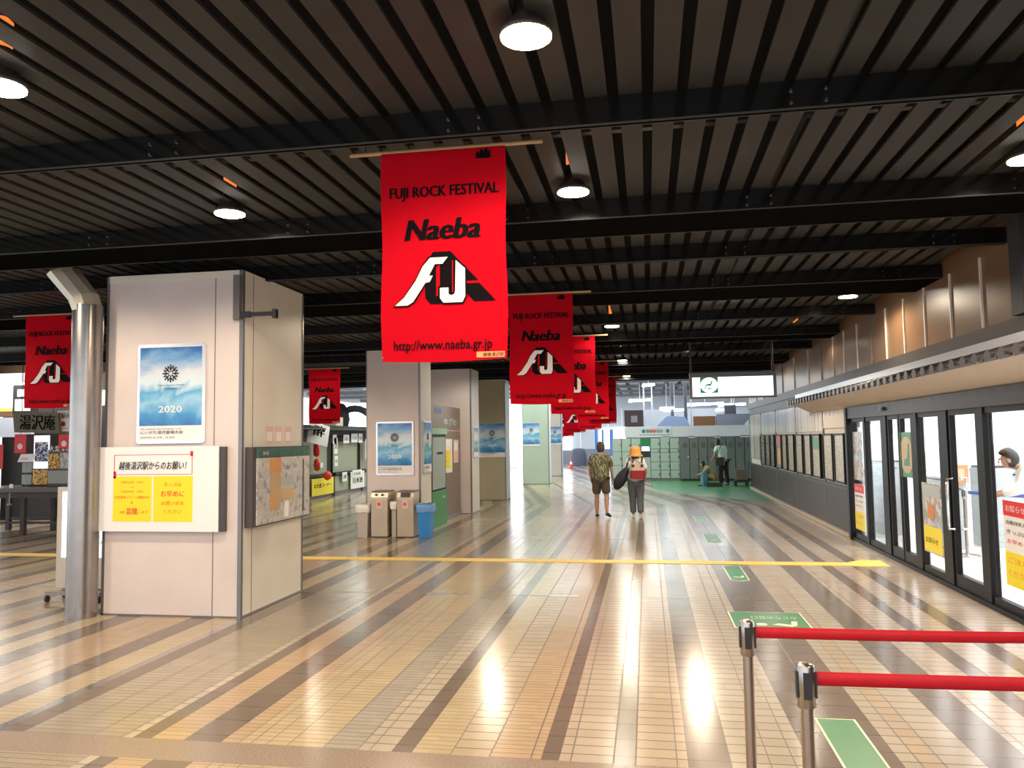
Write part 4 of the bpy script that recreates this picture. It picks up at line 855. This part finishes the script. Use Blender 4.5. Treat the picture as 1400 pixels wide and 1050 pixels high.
# navy covered cart and cone
cc = MB(); cc.ring([[(-4.25+a*.55, 49.2+b*.4, z) for a, b in ((-1, -1), (1, -1), (1, 1), (-1, 1))] for a_, z in ((1, 0), (1, .95))], 'cloth_navy', False)
cc = MB(); rr = []
for z, s_ in ((0, 1.0), (.4, .97), (.8, .9), (1.0, .75), (1.08, .4)): rr.append([(-4.2+.5*s_*math.copysign(abs(math.cos(a))**.6, math.cos(a)), 49.2+.4*s_*math.copysign(abs(math.sin(a))**.6, math.sin(a)), z) for a in [i*math.pi/8 for i in range(16)]])
tag(cc.ring(rr, 'cloth_navy').build('covered_cart'), 'low cart under a dark blue cloth cover in the far hall', 'cart')
cn = thing('traffic_cone', 'small red and white traffic cone beside the covered cart', 'traffic cone', (-4.35, 45.5, 0))
MB().box(-4.5, -4.2, 45.35, 45.65, 0, .03, 'cone_red').build('base', cn); MB().lathe((-4.35, 45.5, .03), [(.11, 0), (.08, .2)], 'cone_red', 14).lathe((-4.35, 45.5, .23), [(.08, 0), (.055, .15)], 'ink_white', 14).lathe((-4.35, 45.5, .38), [(.055, 0), (.02, .3)], 'cone_red', 14).build('cone', cn)
for i, (x, w_) in enumerate(((-2.95, .18), (-2.55, .12), (-2.1, .2))): tag(MB().box(x, x+w_, 45, 45.05, .7, 2.2, 'far_blue').box(x+w_*.3, x+w_*.7, 45.02, 45.06, 0, .7, 'far_pole').build('blue_standee'), 'narrow blue standing banner behind the man, %s of three' % ('left', 'middle', 'right')[i], 'banner', 'blue standing banners in the far hall')
tag(MB().box(-9.0, -7.9, 48, 48.3, 0, .62, 'paper_white').box(-8.9, -8.4, 47.99, 48, .15, .5, 'yellow').build('yellow_crate'), 'low white box with yellow label by the bright window', 'box')

# ------------------------------------------------------------------ closed stalls behind the big pillar (left)
sh_ = MB(); sh_.box(-13, -10.0, 20, 30, 1.92, 2.25, 'shop_dark'); sh_.box(-13, -10.15, 20, 30, 0, 1.92, 'shop_dark'); sh_.prism([(-9.6, 20, 2.10), (-10.0, 20, 2.10), (-10.0, 20, 2.25), (-9.6, 20, 2.14)], (0, 10, 0), 'shop_dark')
struct('wall_left', sh_)
struct('wall_left_far', MB().box(-15.2, -15, 30.2, 52, 0, 1, 'far_wall').box(-18, -15, 8, 8.1, 0, 2.1, 'shop_dark'))
for i, (a, b, lb) in enumerate(((20.3, 23.95, 'with slats, behind the map board'), (24.45, 26.6, 'plain, in the middle'), (26.95, 29.8, 'partly hidden by the poster pillar'))):
    k = MB()
    for j in range(20): k.box(-10.12, -10.10 + (.01 if j % 2 else 0), a, b, .74+j*.05, .785+j*.05, 'shutter')
    tag(k.build('roller_shutter'), 'closed pale green stall shutter ' + lb, 'shutter', 'closed stall shutters')
    t = thing('stall_counter', 'low pale stall front below the shutter, ' + lb, 'stall counter', (-10, (a+b)/2, 0), 'stall fronts below the shutters')
    MB().box(-10.14, -10.02, a, b, .12, .62, 'shutter').build('panel', t); MB().box(-10.14, -9.95, a-.1, b+.1, .66, .73, 'shop_dark').build('shelf', t); MB().box(-10.14, -9.98, a-.1, b+.1, 0, .11, 'seam').build('plinth', t)
tag(MB().box(-9.945, -9.93, 22.45, 24.1, .1, .62, 'yellow').text('お土産コーナー', (-9.925, 22.6, .33), Y, Z, 'ink_black', h=.13, w=1.3, bold=.04).build('yellow_poster'), 'yellow poster with black writing below the slatted shutter', 'poster')
tag(MB().box(-9.945, -9.93, 25.6, 26.9, .12, .7, 'paper_white').text('日本酒', (-9.925, 25.8, .3), Y, Z, 'ink_black', h=.18, w=.9, bold=.04).build('white_poster'), 'white poster with black writing below the middle shutter', 'poster')
rl = thing('paper_lantern', 'long red hanging lantern streamer in front of the slatted shutter', 'lantern', (-9.9, 22.7, 1.9))
MB().lathe((-9.9, 22.7, 1.28), [(.02, 0), (.09, .05), (.10, .2), (.09, .38), (.02, .42)], 'ink_red', 14).build('upper_lantern', rl); MB().lathe((-9.9, 22.75, .85), [(.02, 0), (.09, .05), (.11, .18), (.09, .34), (.02, .38)], 'cone_red', 14).build('lower_lantern', rl); MB().box(-9.78, -9.755, 22.65, 22.85, .95, 1.1, 'ink_white').build('label_patch', rl)
tag(MB().lathe((-9.72, 23.1, .55), [(.02, 0), (.11, .06), (.13, .18), (.08, .26), (.02, .28)], 'cone_red', 14).build('paper_lantern'), 'round red lantern above the yellow poster', 'lantern')
for i, (y, z0, w_, lh) in enumerate(((24.1, 1.35, .28, .5), (24.15, .95, .26, .32), (24.9, 1.68, .5, .28), (25.6, 1.70, .6, .3), (26.3, 1.68, .35, .32), (24.0, 1.66, .3, .3), (26.98, 1.1, .3, .7), (24.8, .42, .4, .3), (25.7, .5, .9, .25))):
    tag(MB().box(-9.925, -9.91, y, y+w_, z0, z0+lh, 'paper_white').text(('酒', '米', '名産品', 'お土産', '地酒', '湯', '雪国', '酒', '日本酒')[i], (-9.905, y+w_*.12, z0+lh*.3), Y, Z, 'ink_black', h=lh*.4, w=w_*.7).build('paper_sign'),
        'white paper sign, black characters, ' + ['beside the dark gap between shutters, upper', 'beside the dark gap between shutters, lower', 'over the left side of the middle shutter', 'over the centre of the middle shutter', 'over the right side of the middle shutter', 'right of the tilted white cloth', 'tall one on the last dark gap', 'hanging under the shelf at left', 'hanging on the shelf above the white poster'][i], 'paper sign', 'paper signs on the closed stalls')
T = Matrix.Translation((-9.75, 22.5, 1.98)) @ Matrix.Diagonal((1, .72, .8, 1)) @ Matrix.Rotation(math.radians(-20), 4, 'X') @ Matrix.Rotation(math.radians(-35), 4, 'Z')
nt_ = thing('hanging_cloth', 'tilted white cloth with a big black character under the small banner', 'cloth sign', (-9.5, 22.7, 2.0))
k = MB().box(-.01, .0, -.4, .4, -.42, .40, 'paper_white', T); k.build('cloth', nt_)
k = MB(); k.text('酔', (.004, -.2, -.1), Y, Z, 'ink_black', h=.42, w=.42, bold=.05); k.v = [tuple(T @ Vector(v)) for v in k.v]; k.build('lettering', nt_)
# things above the stalls
struct('window_23', MB().box(-13.6, -10.2, 33.95, 34, 2.2, 3.3, 'window_glow'))
k = MB(); pts = [(-10.9+.75*math.cos(a), 28.5, 2.25+.72*math.sin(a)) for a in [i*math.pi/12 for i in range(-1, 13)]]
k.tube(pts, .13, 'sign_case', 10); k.lathe((-11.5, 28.4, 2.25), [(.35, 0), (.42, .3), (.36, .7), (.2, .9), (.02, .95)], 'shop_dark', 16)
tag(k.build('roof_ornament'), 'black rounded ornament with arch on the stall roof', 'ornament')
tag(MB().bbox(-10.7, -10.2, 25.0, 25.6, 2.25, 2.55, 'soffit', .03).build('small_crate'), 'small tan box on the stall roof beside the poster pillar', 'box')
tag(MB().bbox(-10.9, -10.3, 20.5, 22.0, 2.251, 2.5, 'screen_grey', .03).box(-10.9, -10.3, 20.5, 22, 2.5, 2.56, 'brown_counter').bbox(-10.9, -10.3, 20.5, 22, 2.56, 2.9, 'map_tan', .03).build('stacked_goods'), 'stacked tan and grey goods on the stall roof beside the big pillar', 'boxes')

# ------------------------------------------------------------------ left edge: table, displays, shop signs
struct('wall_left_shop', MB().box(-18, -15.2, 16.2, 16.3, 0, 3.7, 'shop_dark').box(-15.2, -10.3, 16.6, 16.7, 0, 2.66, 'shop_dark').box(-18, -11, 16.65, 16.7, 3.45, 3.7, 'wall_brown').box(-15.2, -11, 18.9, 19, 2.2, 3.7, 'soffit'))
tb = thing('display_table', 'long dark wooden table with grey top at the left picture edge', 'table', (-11.9, 14, 0))
MB().bbox(-13.3, -10.6, 13.7, 14.7, .84, .92, 'table_top', .02).build('tabletop', tb)
MB().box(-13.2, -10.7, 13.78, 14.62, .72, .84, 'wood_dark').build('apron', tb)
for x in (-13.2, -12.15, -11.15, -10.75):
    for y in (13.76, 14.56): MB().box(x, x+.09, y, y+.08, 0, .72, 'wood_dark').build('leg', tb)
for y in (13.8, 14.58): MB().box(-13.15, -10.7, y, y+.04, .22, .26, 'wood_dark').build('stretcher', tb)
tag(MB().tube([(-12.3, 13.66, .83), (-12.3, 13.66, .62)], .012, 'fixture', 8).lathe((-12.3, 13.66, .58), [(.02, 0), (.05, .02), (.03, .05)], 'fixture', 10).lathe((-12.35, 13.75, .92), [(.035, 0), (.035, .06), (.02, .08)], 'paper_white', 10).build('clamp_knob'), 'small white bottle and clamp at the table edge', 'bottle')
vm = thing('display_rack', 'lit white rack of small patterned goods on the dark table', 'display rack', (-12.2, 14.3, .92))
MB().box(-12.6, -11.95, 14.3, 14.7, .92, 1.98, 'shop_dark').build('case', vm); MB().box(-12.33, -11.98, 14.28, 14.299, 1.28, 1.95, 'screen_white').build('backlight', vm); MB().box(-12.29, -12.0, 14.262, 14.279, 1.42, 1.82, 'vending_print').build('goods', vm)
MB().box(-12.58, -12.36, 14.27, 14.299, .96, 1.16, 'screen_grey').box(-12.58, -12.36, 14.27, 14.299, 1.2, 1.4, 'screen_grey').box(-12.33, -12.0, 14.27, 14.299, .96, 1.26, 'menu_print').build('price_cards', vm)
mb_ = thing('menu_board', 'rounded menu board of orange and grey food pictures beside the steel pipe', 'menu board', (-11.7, 14.2, .92))
MB().bbox(-11.93, -11.38, 14.18, 14.24, .93, 1.66, 'case_dark', .02).build('frame', mb_); MB().box(-11.9, -11.66, 14.165, 14.18, 1.28, 1.58, 'menu_print').box(-11.64, -11.42, 14.165, 14.18, 1.28, 1.6, 'city_print').box(-11.9, -11.42, 14.165, 14.18, .98, 1.24, 'screen_grey').build('pictures', mb_)
MB().text('大変辛口', (-11.88, 14.16, 1.62), X, Z, 'ink_white', h=.12, w=.5, bold=.03).build('lettering', mb_)
for i, (x, z, w_, lh, lb) in enumerate(((-12.62, 1.6, .26, .38, 'above the grey price cards'), (-13.2, 1.28, .32, .5, 'at the left picture edge'), (-11.62, 1.68, .25, .28, 'beside the steel pipe'))):
    tag(MB().tube([(x+w_/2, 14.105, z+lh-.01), (x+w_/2, 14.105, 3.66)], .004, 'bronze', 6).box(x, x+w_, 14.1, 14.11, z, z+lh, 'ink_red').prism([(x+w_/2+.06*math.cos(a), 14.095, z+lh*.35+.06*math.sin(a)) for a in [j*math.pi/6 for j in range(12)]], (0, .005, 0), 'ink_white').build('red_flag'), 'small red pennant with white emblem ' + lb, 'pennant', 'red pennants on the food stall')
tag(MB().prism([(-12.5, 14.05, 1.42), (-12.15, 14.05, 1.42), (-12.08, 14.05, 1.58), (-12.42, 14.05, 1.58)], (0, .01, 0), 'paper_white').tube([(-12.3, 14.062, 1.5), (-12.3, 14.062, .92)], .005, 'fixture', 6).text('お弁当', (-12.42, 14.045, 1.46), X, Z, 'ink_red', h=.05).build('price_notice'), 'slanted white card with red print before the lit rack', 'price card')
ws = thing('wooden_sign', 'weathered wooden shop sign with three dark carved characters', 'sign', (-12.0, 14.0, 1.98))
T = Matrix.Translation((-12.02, 14.0, 2.2)) @ Matrix.Rotation(math.radians(1.5), 4, 'Y')
MB().prism([T @ Vector(p) for p in ((-.52, 0, -.20), (.50, 0, -.19), (.45, 0, .2), (-.58, 0, .24))], (0, .05, 0), 'wood_sign').build('board', ws)
k = MB(); k.text('湯沢庵', (-.40, -.006, -.14), X, Z, 'ink_black', h=.30, w=.80, bold=.04); k.v = [tuple(T @ Vector(v)) for v in k.v]; k.build('carved_characters', ws)
for x in (-12.4, -11.7): MB().tube([(x, 14.03, 2.36), (x, 14.03, 3.66)], .006, 'bronze', 6).build('cord', ws)
es = thing('food_sign', 'white paper sign with red border and red seal next to the wooden sign', 'sign', (-11.6, 14.1, 2.0))
MB().box(-11.660, -11.090, 14.1, 14.13, 2.02, 2.44, 'paper_white').build('board', es)
k = MB(); yq = 14.096
for a in ((-11.600, -11.140, 2.395, 2.405), (-11.600, -11.140, 2.075, 2.085), (-11.6005, -11.595, 2.075, 2.405)): k.box(a[0], a[1], yq, yq+.003, a[2], a[3], 'ink_red')
k.text('駅弁', (-11.570, yq-.002, 2.28), X, Z, 'ink_black', h=.10, bold=.03); k.prism([(-11.520+.05*math.cos(a), yq-.002, 2.17+.05*math.sin(a)) for a in [j*math.pi/8 for j in range(16)]], (0, .002, 0), 'pack_red'); k.build('lettering', es)
ls = thing('lit_shop_sign', 'glowing white shop fascia with orange lower band at the upper left edge', 'sign', (-14.9, 16.0, 2.5))
MB().box(-16.4, -13.9, 16.0, 16.15, 2.62, 3.42, 'screen_white').build('lit_panel', ls); MB().box(-16.4, -13.9, 15.99, 16.15, 2.42, 2.62, 'brown_counter').box(-16.4, -13.9, 15.98, 15.99, 2.54, 2.62, 'tactile').build('orange_band', ls)
MB().text('案内センター', (-15.2, 15.99, 3.02), X, Z, 'ink_pale', h=.12, w=.9).text('Information', (-15.1, 15.99, 2.9), X, Z, 'ink_pale', h=.07, w=.7).build('lettering', ls)
tag(MB().box(-16.4, -13.9, 16.0, 16.1, 1.95, 2.40, 'far_wall').build('shop_blind'), 'pale grey blind below the orange band at the left edge', 'blind')
tag(MB().tube([(-13.6, 15.55, 3.08), (-13.6, 15.55, 3.66)], .01, 'bronze', 6).box(-13.95, -13.3, 15.5, 15.6, 2.45, 3.1, 'shop_dark').box(-13.88, -13.5, 15.48, 15.5, 2.52, 2.78, 'screen_white').box(-13.82, -13.55, 15.48, 15.5, 2.84, 3.0, 'screen_white').build('lit_box'), 'dark framed lit sign just left of the banner at the left edge', 'sign')

# ------------------------------------------------------------------ people
def skin(name, V, E, R, m, parent, sub=2, root=0):
    me = bpy.data.meshes.new(name); me.from_pydata([Vector(v) for v in V], E, []); me.materials.append(M[m]); me.update()
    o = bpy.data.objects.new(name, me); COL.objects.link(o); o.parent = parent
    md = o.modifiers.new('s', 'SKIN'); md.use_smooth_shade = True
    sv = me.skin_vertices[0].data if me.skin_vertices else None
    if sv is None:
        bm = bmesh.new(); bm.from_mesh(me); bm.verts.layers.skin.verify(); bm.to_mesh(me); bm.free(); sv = me.skin_vertices[0].data
    for i, r_ in enumerate(R):
        sv[i].radius = r_ if isinstance(r_, tuple) else (r_, r_); sv[i].use_root = (i == root)
    o.modifiers.new('u', 'SUBSURF').levels = sub; o.modifiers['u'].render_levels = sub
    return o
def person(loc, rz, label, J, top, top_m, leg_m, leg_to, shoes='shoe_black', hair='hair_dark', s=1.0, sleeve=.6, name='person', longhair=False, bulk=1.0):
    """J: joints in local metres, the figure faces +Y"""
    root = thing(name, label, 'person', loc, None, rz); root.scale = (s, s, s)
    V = []; E = []; R = []; ix = {}
    def a(nm_, p, r_, par=None):
        ix[nm_] = len(V); V.append(p); R.append(r_)
        if par: E.append((ix[par], ix[nm_]))
    a('pel', J['pel'], (.135, .10)); a('bel', J['bel'], (.125, .09), 'pel'); a('che', J['che'], (.145, .10), 'bel'); a('nb', J['nb'], (.07, .065), 'che'); a('nk', J['nk'], .052, 'nb')
    hd = Vector(J['hd'])
    a('h1', tuple(hd+Vector((0, .01, -.05))), (.062, .075), 'nk'); a('h2', tuple(hd+Vector((0, 0, .03))), (.078, .092), 'h1'); a('h3', tuple(hd+Vector((0, -.005, .10))), (.055, .065), 'h2')
    for q in 'LR':
        a('sh'+q, J['sh'+q], .055, 'che'); a('el'+q, J['el'+q], .040, 'sh'+q); a('wr'+q, J['wr'+q], .027, 'el'+q)
        w_ = Vector(J['wr'+q]); d = (w_-Vector(J['el'+q])).normalized(); pal = w_+d*.05; a('pa'+q, tuple(pal), (.036, .018), 'wr'+q)
        sx_ = -1 if q == 'L' else 1
        a('hp'+q, J['hp'+q], .085, 'pel'); a('kn'+q, J['kn'+q], .055, 'hp'+q); k1 = Vector(J['kn'+q]); k2 = Vector(J['an'+q]); a('ca'+q, tuple(k1.lerp(k2, .3)+Vector((0, -.012, 0))), .056, 'kn'+q)
        a('an'+q, J['an'+q], .033, 'ca'+q)
        tv = Vector(J['to'+q]); av = k2; a('to'+q, tuple(av.lerp(tv, .75)), (.036, .028), 'an'+q)
    skin('body', V, E, R, 'skin', root)
    # hands: four fingers and a thumb each
    for q in 'LR':
        w_ = Vector(J['wr'+q]); d = (w_-Vector(J['el'+q])).normalized(); pal = w_+d*.07
        fw = Vector((0, 1, 0)); fw = (fw-d*fw.dot(d)).normalized(); inn = d.cross(fw).normalized()*(1 if q == 'L' else -1)
        k = MB()
        for i, (o_, ln) in enumerate(((-.027, .062), (-.009, .075), (.009, .080), (.027, .070))):
            b_ = pal+fw*o_; k.tube([b_-d*.02, b_+d*ln*.45+inn*.004, b_+d*ln*.8+inn*.018, b_+d*ln+inn*.032], [.0095, .009, .008, .006], 'skin', 6)
        b_ = pal+fw*.03-d*.04; k.tube([b_, b_+fw*.02+d*.02+inn*.01, b_+fw*.028+d*.05+inn*.02], [.012, .0105, .007], 'skin', 6)
        k.build('hand', root, False)
    # face: nose, eyes, ears
    k = MB(); k.ring([[(hd.x+math.cos(t_)*r_, hd.y+.085+dy, hd.z-.01+z_+math.sin(t_)*r_) for t_ in [i*math.pi/3 for i in range(6)]] for dy, z_, r_ in ((-.01, .03, .008), (.012, .005, .014), (.02, -.01, .012), (.0, -.02, .010))], 'skin')
    for sx_ in (-1, 1): k.lathe((hd.x+sx_*.083, hd.y-.005, hd.z-.02), [(.006, -.01), (.022, .0), (.026, .03), (.012, .055)], 'skin', 10, sx=.45)
    k.build('face_features', root, False)
    k = MB()
    for sx_ in (-1, 1): k.lathe((hd.x+sx_*.032, hd.y+.088, hd.z+.018), [(.004, -.008), (.010, 0), (.004, .008)], 'hair_dark', 8); k.box(hd.x+sx_*.032-.014, hd.x+sx_*.032+.014, hd.y+.09, hd.y+.098, hd.z+.038, hd.z+.044, 'hair_dark')
    k.box(hd.x-.022, hd.x+.022, hd.y+.088, hd.y+.096, hd.z-.055, hd.z-.048, 'pack_red'); k.build('eyes', root, False)
    # hair: shell over the back and top of the skull
    k = MB(); rings = []; n = 18
    for z_, r_, f in ((-.075 if not longhair else -.13, .070, -.02), (-.03, .092, -.02), (.03, .103, -.012), (.085, .098, -.005), (.125, .075, 0), (.15, .035, 0), (.155, .004, 0)):
        rings.append([(hd.x+r_*math.cos(2*math.pi*i/n)*.92, hd.y+f+r_*math.sin(2*math.pi*i/n)*(1.06 if math.sin(2*math.pi*i/n) < 0 or z_ > .05 else .30)+random.uniform(-.003, .003), hd.z+z_+random.uniform(-.004, .004)) for i in range(n)])
    k.ring(rings, hair, True, True).build('hair', root, False)
    # top
    e = 1.0
    tv = [J['pel'], J['bel'], J['che'], J['nb']]; V2 = [tuple(Vector(J['pel'])+Vector((0, 0, top[0])))]+[J['bel'], J['che'], tuple(Vector(J['nb'])-Vector((0, 0, .01)))]
    R2 = [(.172*bulk, .128*bulk), (.165*bulk, .125*bulk), (.170*bulk, .125*bulk), (.085, .078)]; E2 = [(0, 1), (1, 2), (2, 3)]
    for q in 'LR':
        b_ = len(V2); sp_ = Vector(J['sh'+q]); ep = Vector(J['el'+q]); wp = Vector(J['wr'+q])
        V2 += [tuple(sp_), tuple(sp_.lerp(ep, .5)), tuple(sp_.lerp(ep, .9 if sleeve > .5 else .6))]; R2 += [.080, .080, .078]; E2 += [(2, b_), (b_, b_+1), (b_+1, b_+2)]
        if sleeve > 1: V2.append(tuple(ep.lerp(wp, .9))); R2.append(.045); E2.append((b_+2, b_+3))
    skin('shirt', V2, E2, R2, top_m, root)
    V3 = [tuple(Vector(J['pel'])+Vector((0, 0, .05)))]; R3_ = [(.175, .135)]; E3 = []
    for q in 'LR':
        hp = Vector(J['hp'+q]); kn = Vector(J['kn'+q]); an = Vector(J['an'+q]); b_ = len(V3)
        V3 += [tuple(hp), tuple(hp.lerp(kn, .5)), tuple(hp.lerp(kn, .93))]; R3_ += [.118, .112, .105 if leg_to < 1 else .085]; E3 += [(0, b_), (b_, b_+1), (b_+1, b_+2)]
        if leg_to >= 1: V3 += [tuple(kn.lerp(an, .5)), tuple(kn.lerp(an, .97))]; R3_ += [.078, .070]; E3 += [(b_+2, b_+3), (b_+3, b_+4)]
    skin('trousers' if leg_to >= 1 else 'shorts', V3, E3, R3_, leg_m, root)
    for q in 'LR':
        an = Vector(J['an'+q]); to = Vector(J['to'+q]); d = to-an
        heel = an-Vector((d.x, d.y, 0)).normalized()*.045+Vector((0, 0, -.035))
        skin('shoe', [tuple(heel), tuple(heel.lerp(to, .5)+Vector((0, 0, .012))), tuple(to), tuple(an+Vector((0, 0, -.005)))], [(0, 1), (1, 2), (1, 3)], [(.038, .030), (.046, .034), (.040, .024), .040], shoes, root, 2, 1)
    return root
JM = dict(pel=(0, 0, .90), bel=(0, .01, 1.06), che=(0, .0, 1.27), nb=(0, .02, 1.40), nk=(.0, .035, 1.44), hd=(.01, .05, 1.53),
          shL=(-.18, 0, 1.34), shR=(.18, 0, 1.34), elL=(-.235, -.02, 1.08), elR=(.245, .0, 1.08), wrL=(-.23, .06, .88), wrR=(.255, .06, .86),
          hpL=(-.09, 0, .84), hpR=(.09, 0, .84), knL=(-.10, .04, .47), knR=(.13, -.01, .48), anL=(-.10, .02, .075), anR=(.15, -.17, .13), toL=(-.11, .20, .03), toR=(.20, .02, .03))
man = person((-1.03, 17.45, 0), math.radians(-6), 'man walking away in a dark patterned shirt, olive shorts and black shoes', JM, (-.20,), 'shirt_print', 'shorts_olive', .9, hair='hair_grey', s=.985, bulk=1.3)
JW = dict(pel=(0, 0, .84), bel=(0, .01, .98), che=(0, .0, 1.15), nb=(0, .02, 1.27), nk=(.0, .03, 1.30), hd=(.0, .05, 1.37),
          shL=(-.15, 0, 1.22), shR=(.15, 0, 1.22), elL=(-.22, -.01, 1.0), elR=(.215, .0, 1.0), wrL=(-.20, .12, .90), wrR=(.19, .10, .86),
          hpL=(-.08, 0, .80), hpR=(.08, 0, .80), knL=(-.075, .03, .45), knR=(.085, .01, .45), anL=(-.07, .03, .08), anR=(.085, -.06, .09), toL=(-.08, .20, .03), toR=(.10, .10, .03))
wo = person((-.27, 17.45, 0), 0, 'woman walking away in a straw hat, pale top and dark jeans with a small backpack', JW, (-.12,), 'shirt_white', 'jeans', 1, shoes='sole_white', hair='hair_grey', longhair=True, s=1.0, sleeve=.6)
def attach(o, t): o.parent = t; return o
ht = MB(); hx = Vector(JW['hd'])
ht.lathe((hx.x, hx.y-.01, hx.z+.0), [(.165, -.045), (.168, -.035), (.125, .015), (.118, .03), (.115, .10), (.09, .15), (.04, .175), (.004, .18)], 'hat_straw', 24)
ht.build('hat', wo, False)
bp = thing('backpack', 'small cream and dark red backpack with black straps on the back of the woman', 'backpack', (-.22, 17.28, 1.0))
MB().bbox(-.37, -.08, 17.22, 17.34, 1.03, 1.18, 'pack_white', .03).build('upper_body', bp); MB().bbox(-.38, -.07, 17.20, 17.34, .85, 1.03, 'pack_red', .04).build('lower_pocket', bp)
k = MB()
for sx_ in (-.32, -.13): k.tube([(sx_, 17.33, 1.15), (sx_, 17.34, 1.24), (sx_+.01, 17.42, 1.295), (sx_, 17.52, 1.29)], .018, 'plastic_black', 8); k.box(sx_-.03, sx_+.03, 17.215, 17.222, 1.10, 1.16, 'plastic_black')
k.tube([(-.27, 17.3, 1.17), (-.25, 17.29, 1.22), (-.2, 17.29, 1.22), (-.18, 17.3, 1.17)], .01, 'plastic_black', 8).build('strap', bp)
sb_ = thing('shoulder_bag', 'large round navy shoulder bag hanging at the left side of the woman', 'bag', (-.58, 17.35, .8))
k = MB(); rr = []
for i, (q, r_) in enumerate(((-.25, .03), (-.21, .09), (-.12, .135), (0, .145), (.10, .12), (.18, .08), (.24, .03))):
    c_ = Vector((-.575+q*.55, 17.36, .86+q*.95)); d_ = Vector((.5, 0, .87)); u_ = Vector((.87, 0, -.5))
    rr.append([c_+u_*r_*math.cos(a)*.85+Vector((0, 1, 0))*r_*.55*math.sin(a) for a in [j*math.pi/8 for j in range(16)]])
k.ring(rr, 'bag_navy').build('pouch', sb_)
MB().tube([(-.47, 17.35, 1.05), (-.44, 17.33, 1.18), (-.40, 17.36, 1.27), (-.39, 17.45, 1.29), (-.42, 17.52, 1.2), (-.48, 17.5, 1.0)], .016, 'bag_navy', 8).build('strap', sb_)
# attendant leaning beside the dark lockers
JA = dict(pel=(0, 0, .88), bel=(.0, .05, 1.03), che=(.0, .14, 1.22), nb=(0, .20, 1.33), nk=(.0, .235, 1.36), hd=(.0, .29, 1.43),
          shL=(-.17, .14, 1.29), shR=(.17, .14, 1.29), elL=(-.22, .18, 1.04), elR=(.22, .12, 1.03), wrL=(-.18, .34, .90), wrR=(.20, .20, .82),
          hpL=(-.09, 0, .84), hpR=(.09, 0, .84), knL=(-.10, .06, .47), knR=(.11, .02, .47), anL=(-.12, .0, .08), anR=(.12, -.05, .08), toL=(-.13, .18, .03), toR=(.14, .13, .03))
person((2.60, 28.5, 0), math.radians(35), 'attendant in mint white shirt and black trousers bending by the dark lockers', JA, (-.08,), 'shirt_mint', 'trousers_black', 1, s=1.03, sleeve=.3)
tag(MB().bbox(2.3, 2.62, 28.25, 28.4, .72, 1.0, 'plastic_black', .03).tube([(2.35, 28.3, 1.0), (2.5, 28.3, 1.4), (2.6, 28.45, 1.42)], .015, 'plastic_black', 8).build('waist_bag'), 'black bag worn at the waist of the attendant', 'bag')
# sitting traveller
JS = dict(pel=(0, 0, .36), bel=(.0, .06, .50), che=(.0, .20, .66), nb=(0, .32, .76), nk=(.0, .36, .78), hd=(.0, .44, .83),
          shL=(-.17, .22, .72), shR=(.17, .22, .72), elL=(-.20, .38, .52), elR=(.20, .38, .52), wrL=(-.12, .56, .45), wrR=(.12, .56, .45),
          hpL=(-.10, .02, .34), hpR=(.10, .02, .34), knL=(-.14, .42, .46), knR=(.14, .42, .46), anL=(-.14, .44, .09), anR=(.14, .44, .09), toL=(-.14, .62, .03), toR=(.14, .62, .03))
person((2.25, 28.35, 0), math.radians(80), 'crouching person in khaki clothes beside the attendant', JS, (0,), 'khaki', 'khaki', 1, s=.9)
tag(MB().bbox(1.82, 2.04, 28.17, 28.4, .0, .5, 'teal_bag', .05).bbox(1.85, 2.01, 28.12, 28.17, .14, .3, 'teal_bag', .02).build('blue_bag'), 'teal blue upright bag on the green floor beside the crouching person', 'bag')
tag(MB().bbox(1.95, 2.5, 27.9, 28.15, .0, .14, 'plastic_black', .03).build('black_bag'), 'low black bag on the green floor in front of the crouching person', 'bag')
ct = thing('luggage_cart', 'brown box on a low black cart near the black post', 'cart', (3.2, 28.4, 0))
MB().bbox(2.98, 3.36, 28.2, 28.7, .22, .58, 'cart_brown', .02).build('box', ct); MB().box(2.92, 3.4, 28.15, 28.75, .14, .20, 'plastic_black').build('deck', ct)
for x in (2.97, 3.35):
    for y in (28.2, 28.7): MB().tube([(x-.02, y, .07), (x+.02, y, .07)], .07, 'plastic_black', 12).build('wheel', ct)
MB().tube([(3.38, 28.25, .2), (3.44, 28.25, .85), (3.44, 28.65, .85), (3.38, 28.65, .2)], .012, 'bronze_light', 8).build('handle', ct)
# clerk in the ticket hall
JC = dict(pel=(0, 0, .90), bel=(.0, .05, 1.04), che=(.0, .16, 1.22), nb=(0, .24, 1.32), nk=(.0, .28, 1.35), hd=(.0, .35, 1.40),
          shL=(-.18, .16, 1.29), shR=(.18, .16, 1.29), elL=(-.25, .25, 1.05), elR=(.25, .25, 1.05), wrL=(-.20, .46, 1.0), wrR=(.20, .46, 1.0),
          hpL=(-.09, 0, .85), hpR=(.09, 0, .85), knL=(-.10, .04, .47), knR=(.10, .04, .47), anL=(-.10, .0, .08), anR=(.10, .0, .08), toL=(-.11, .18, .03), toR=(.11, .18, .03))
person((4.62, 10.35, 0), math.radians(70), 'clerk in a white shirt with black hair leaning forward inside the ticket hall', JC, (-.04,), 'shirt_white', 'trousers_black', 1, s=1.0, sleeve=1.2)
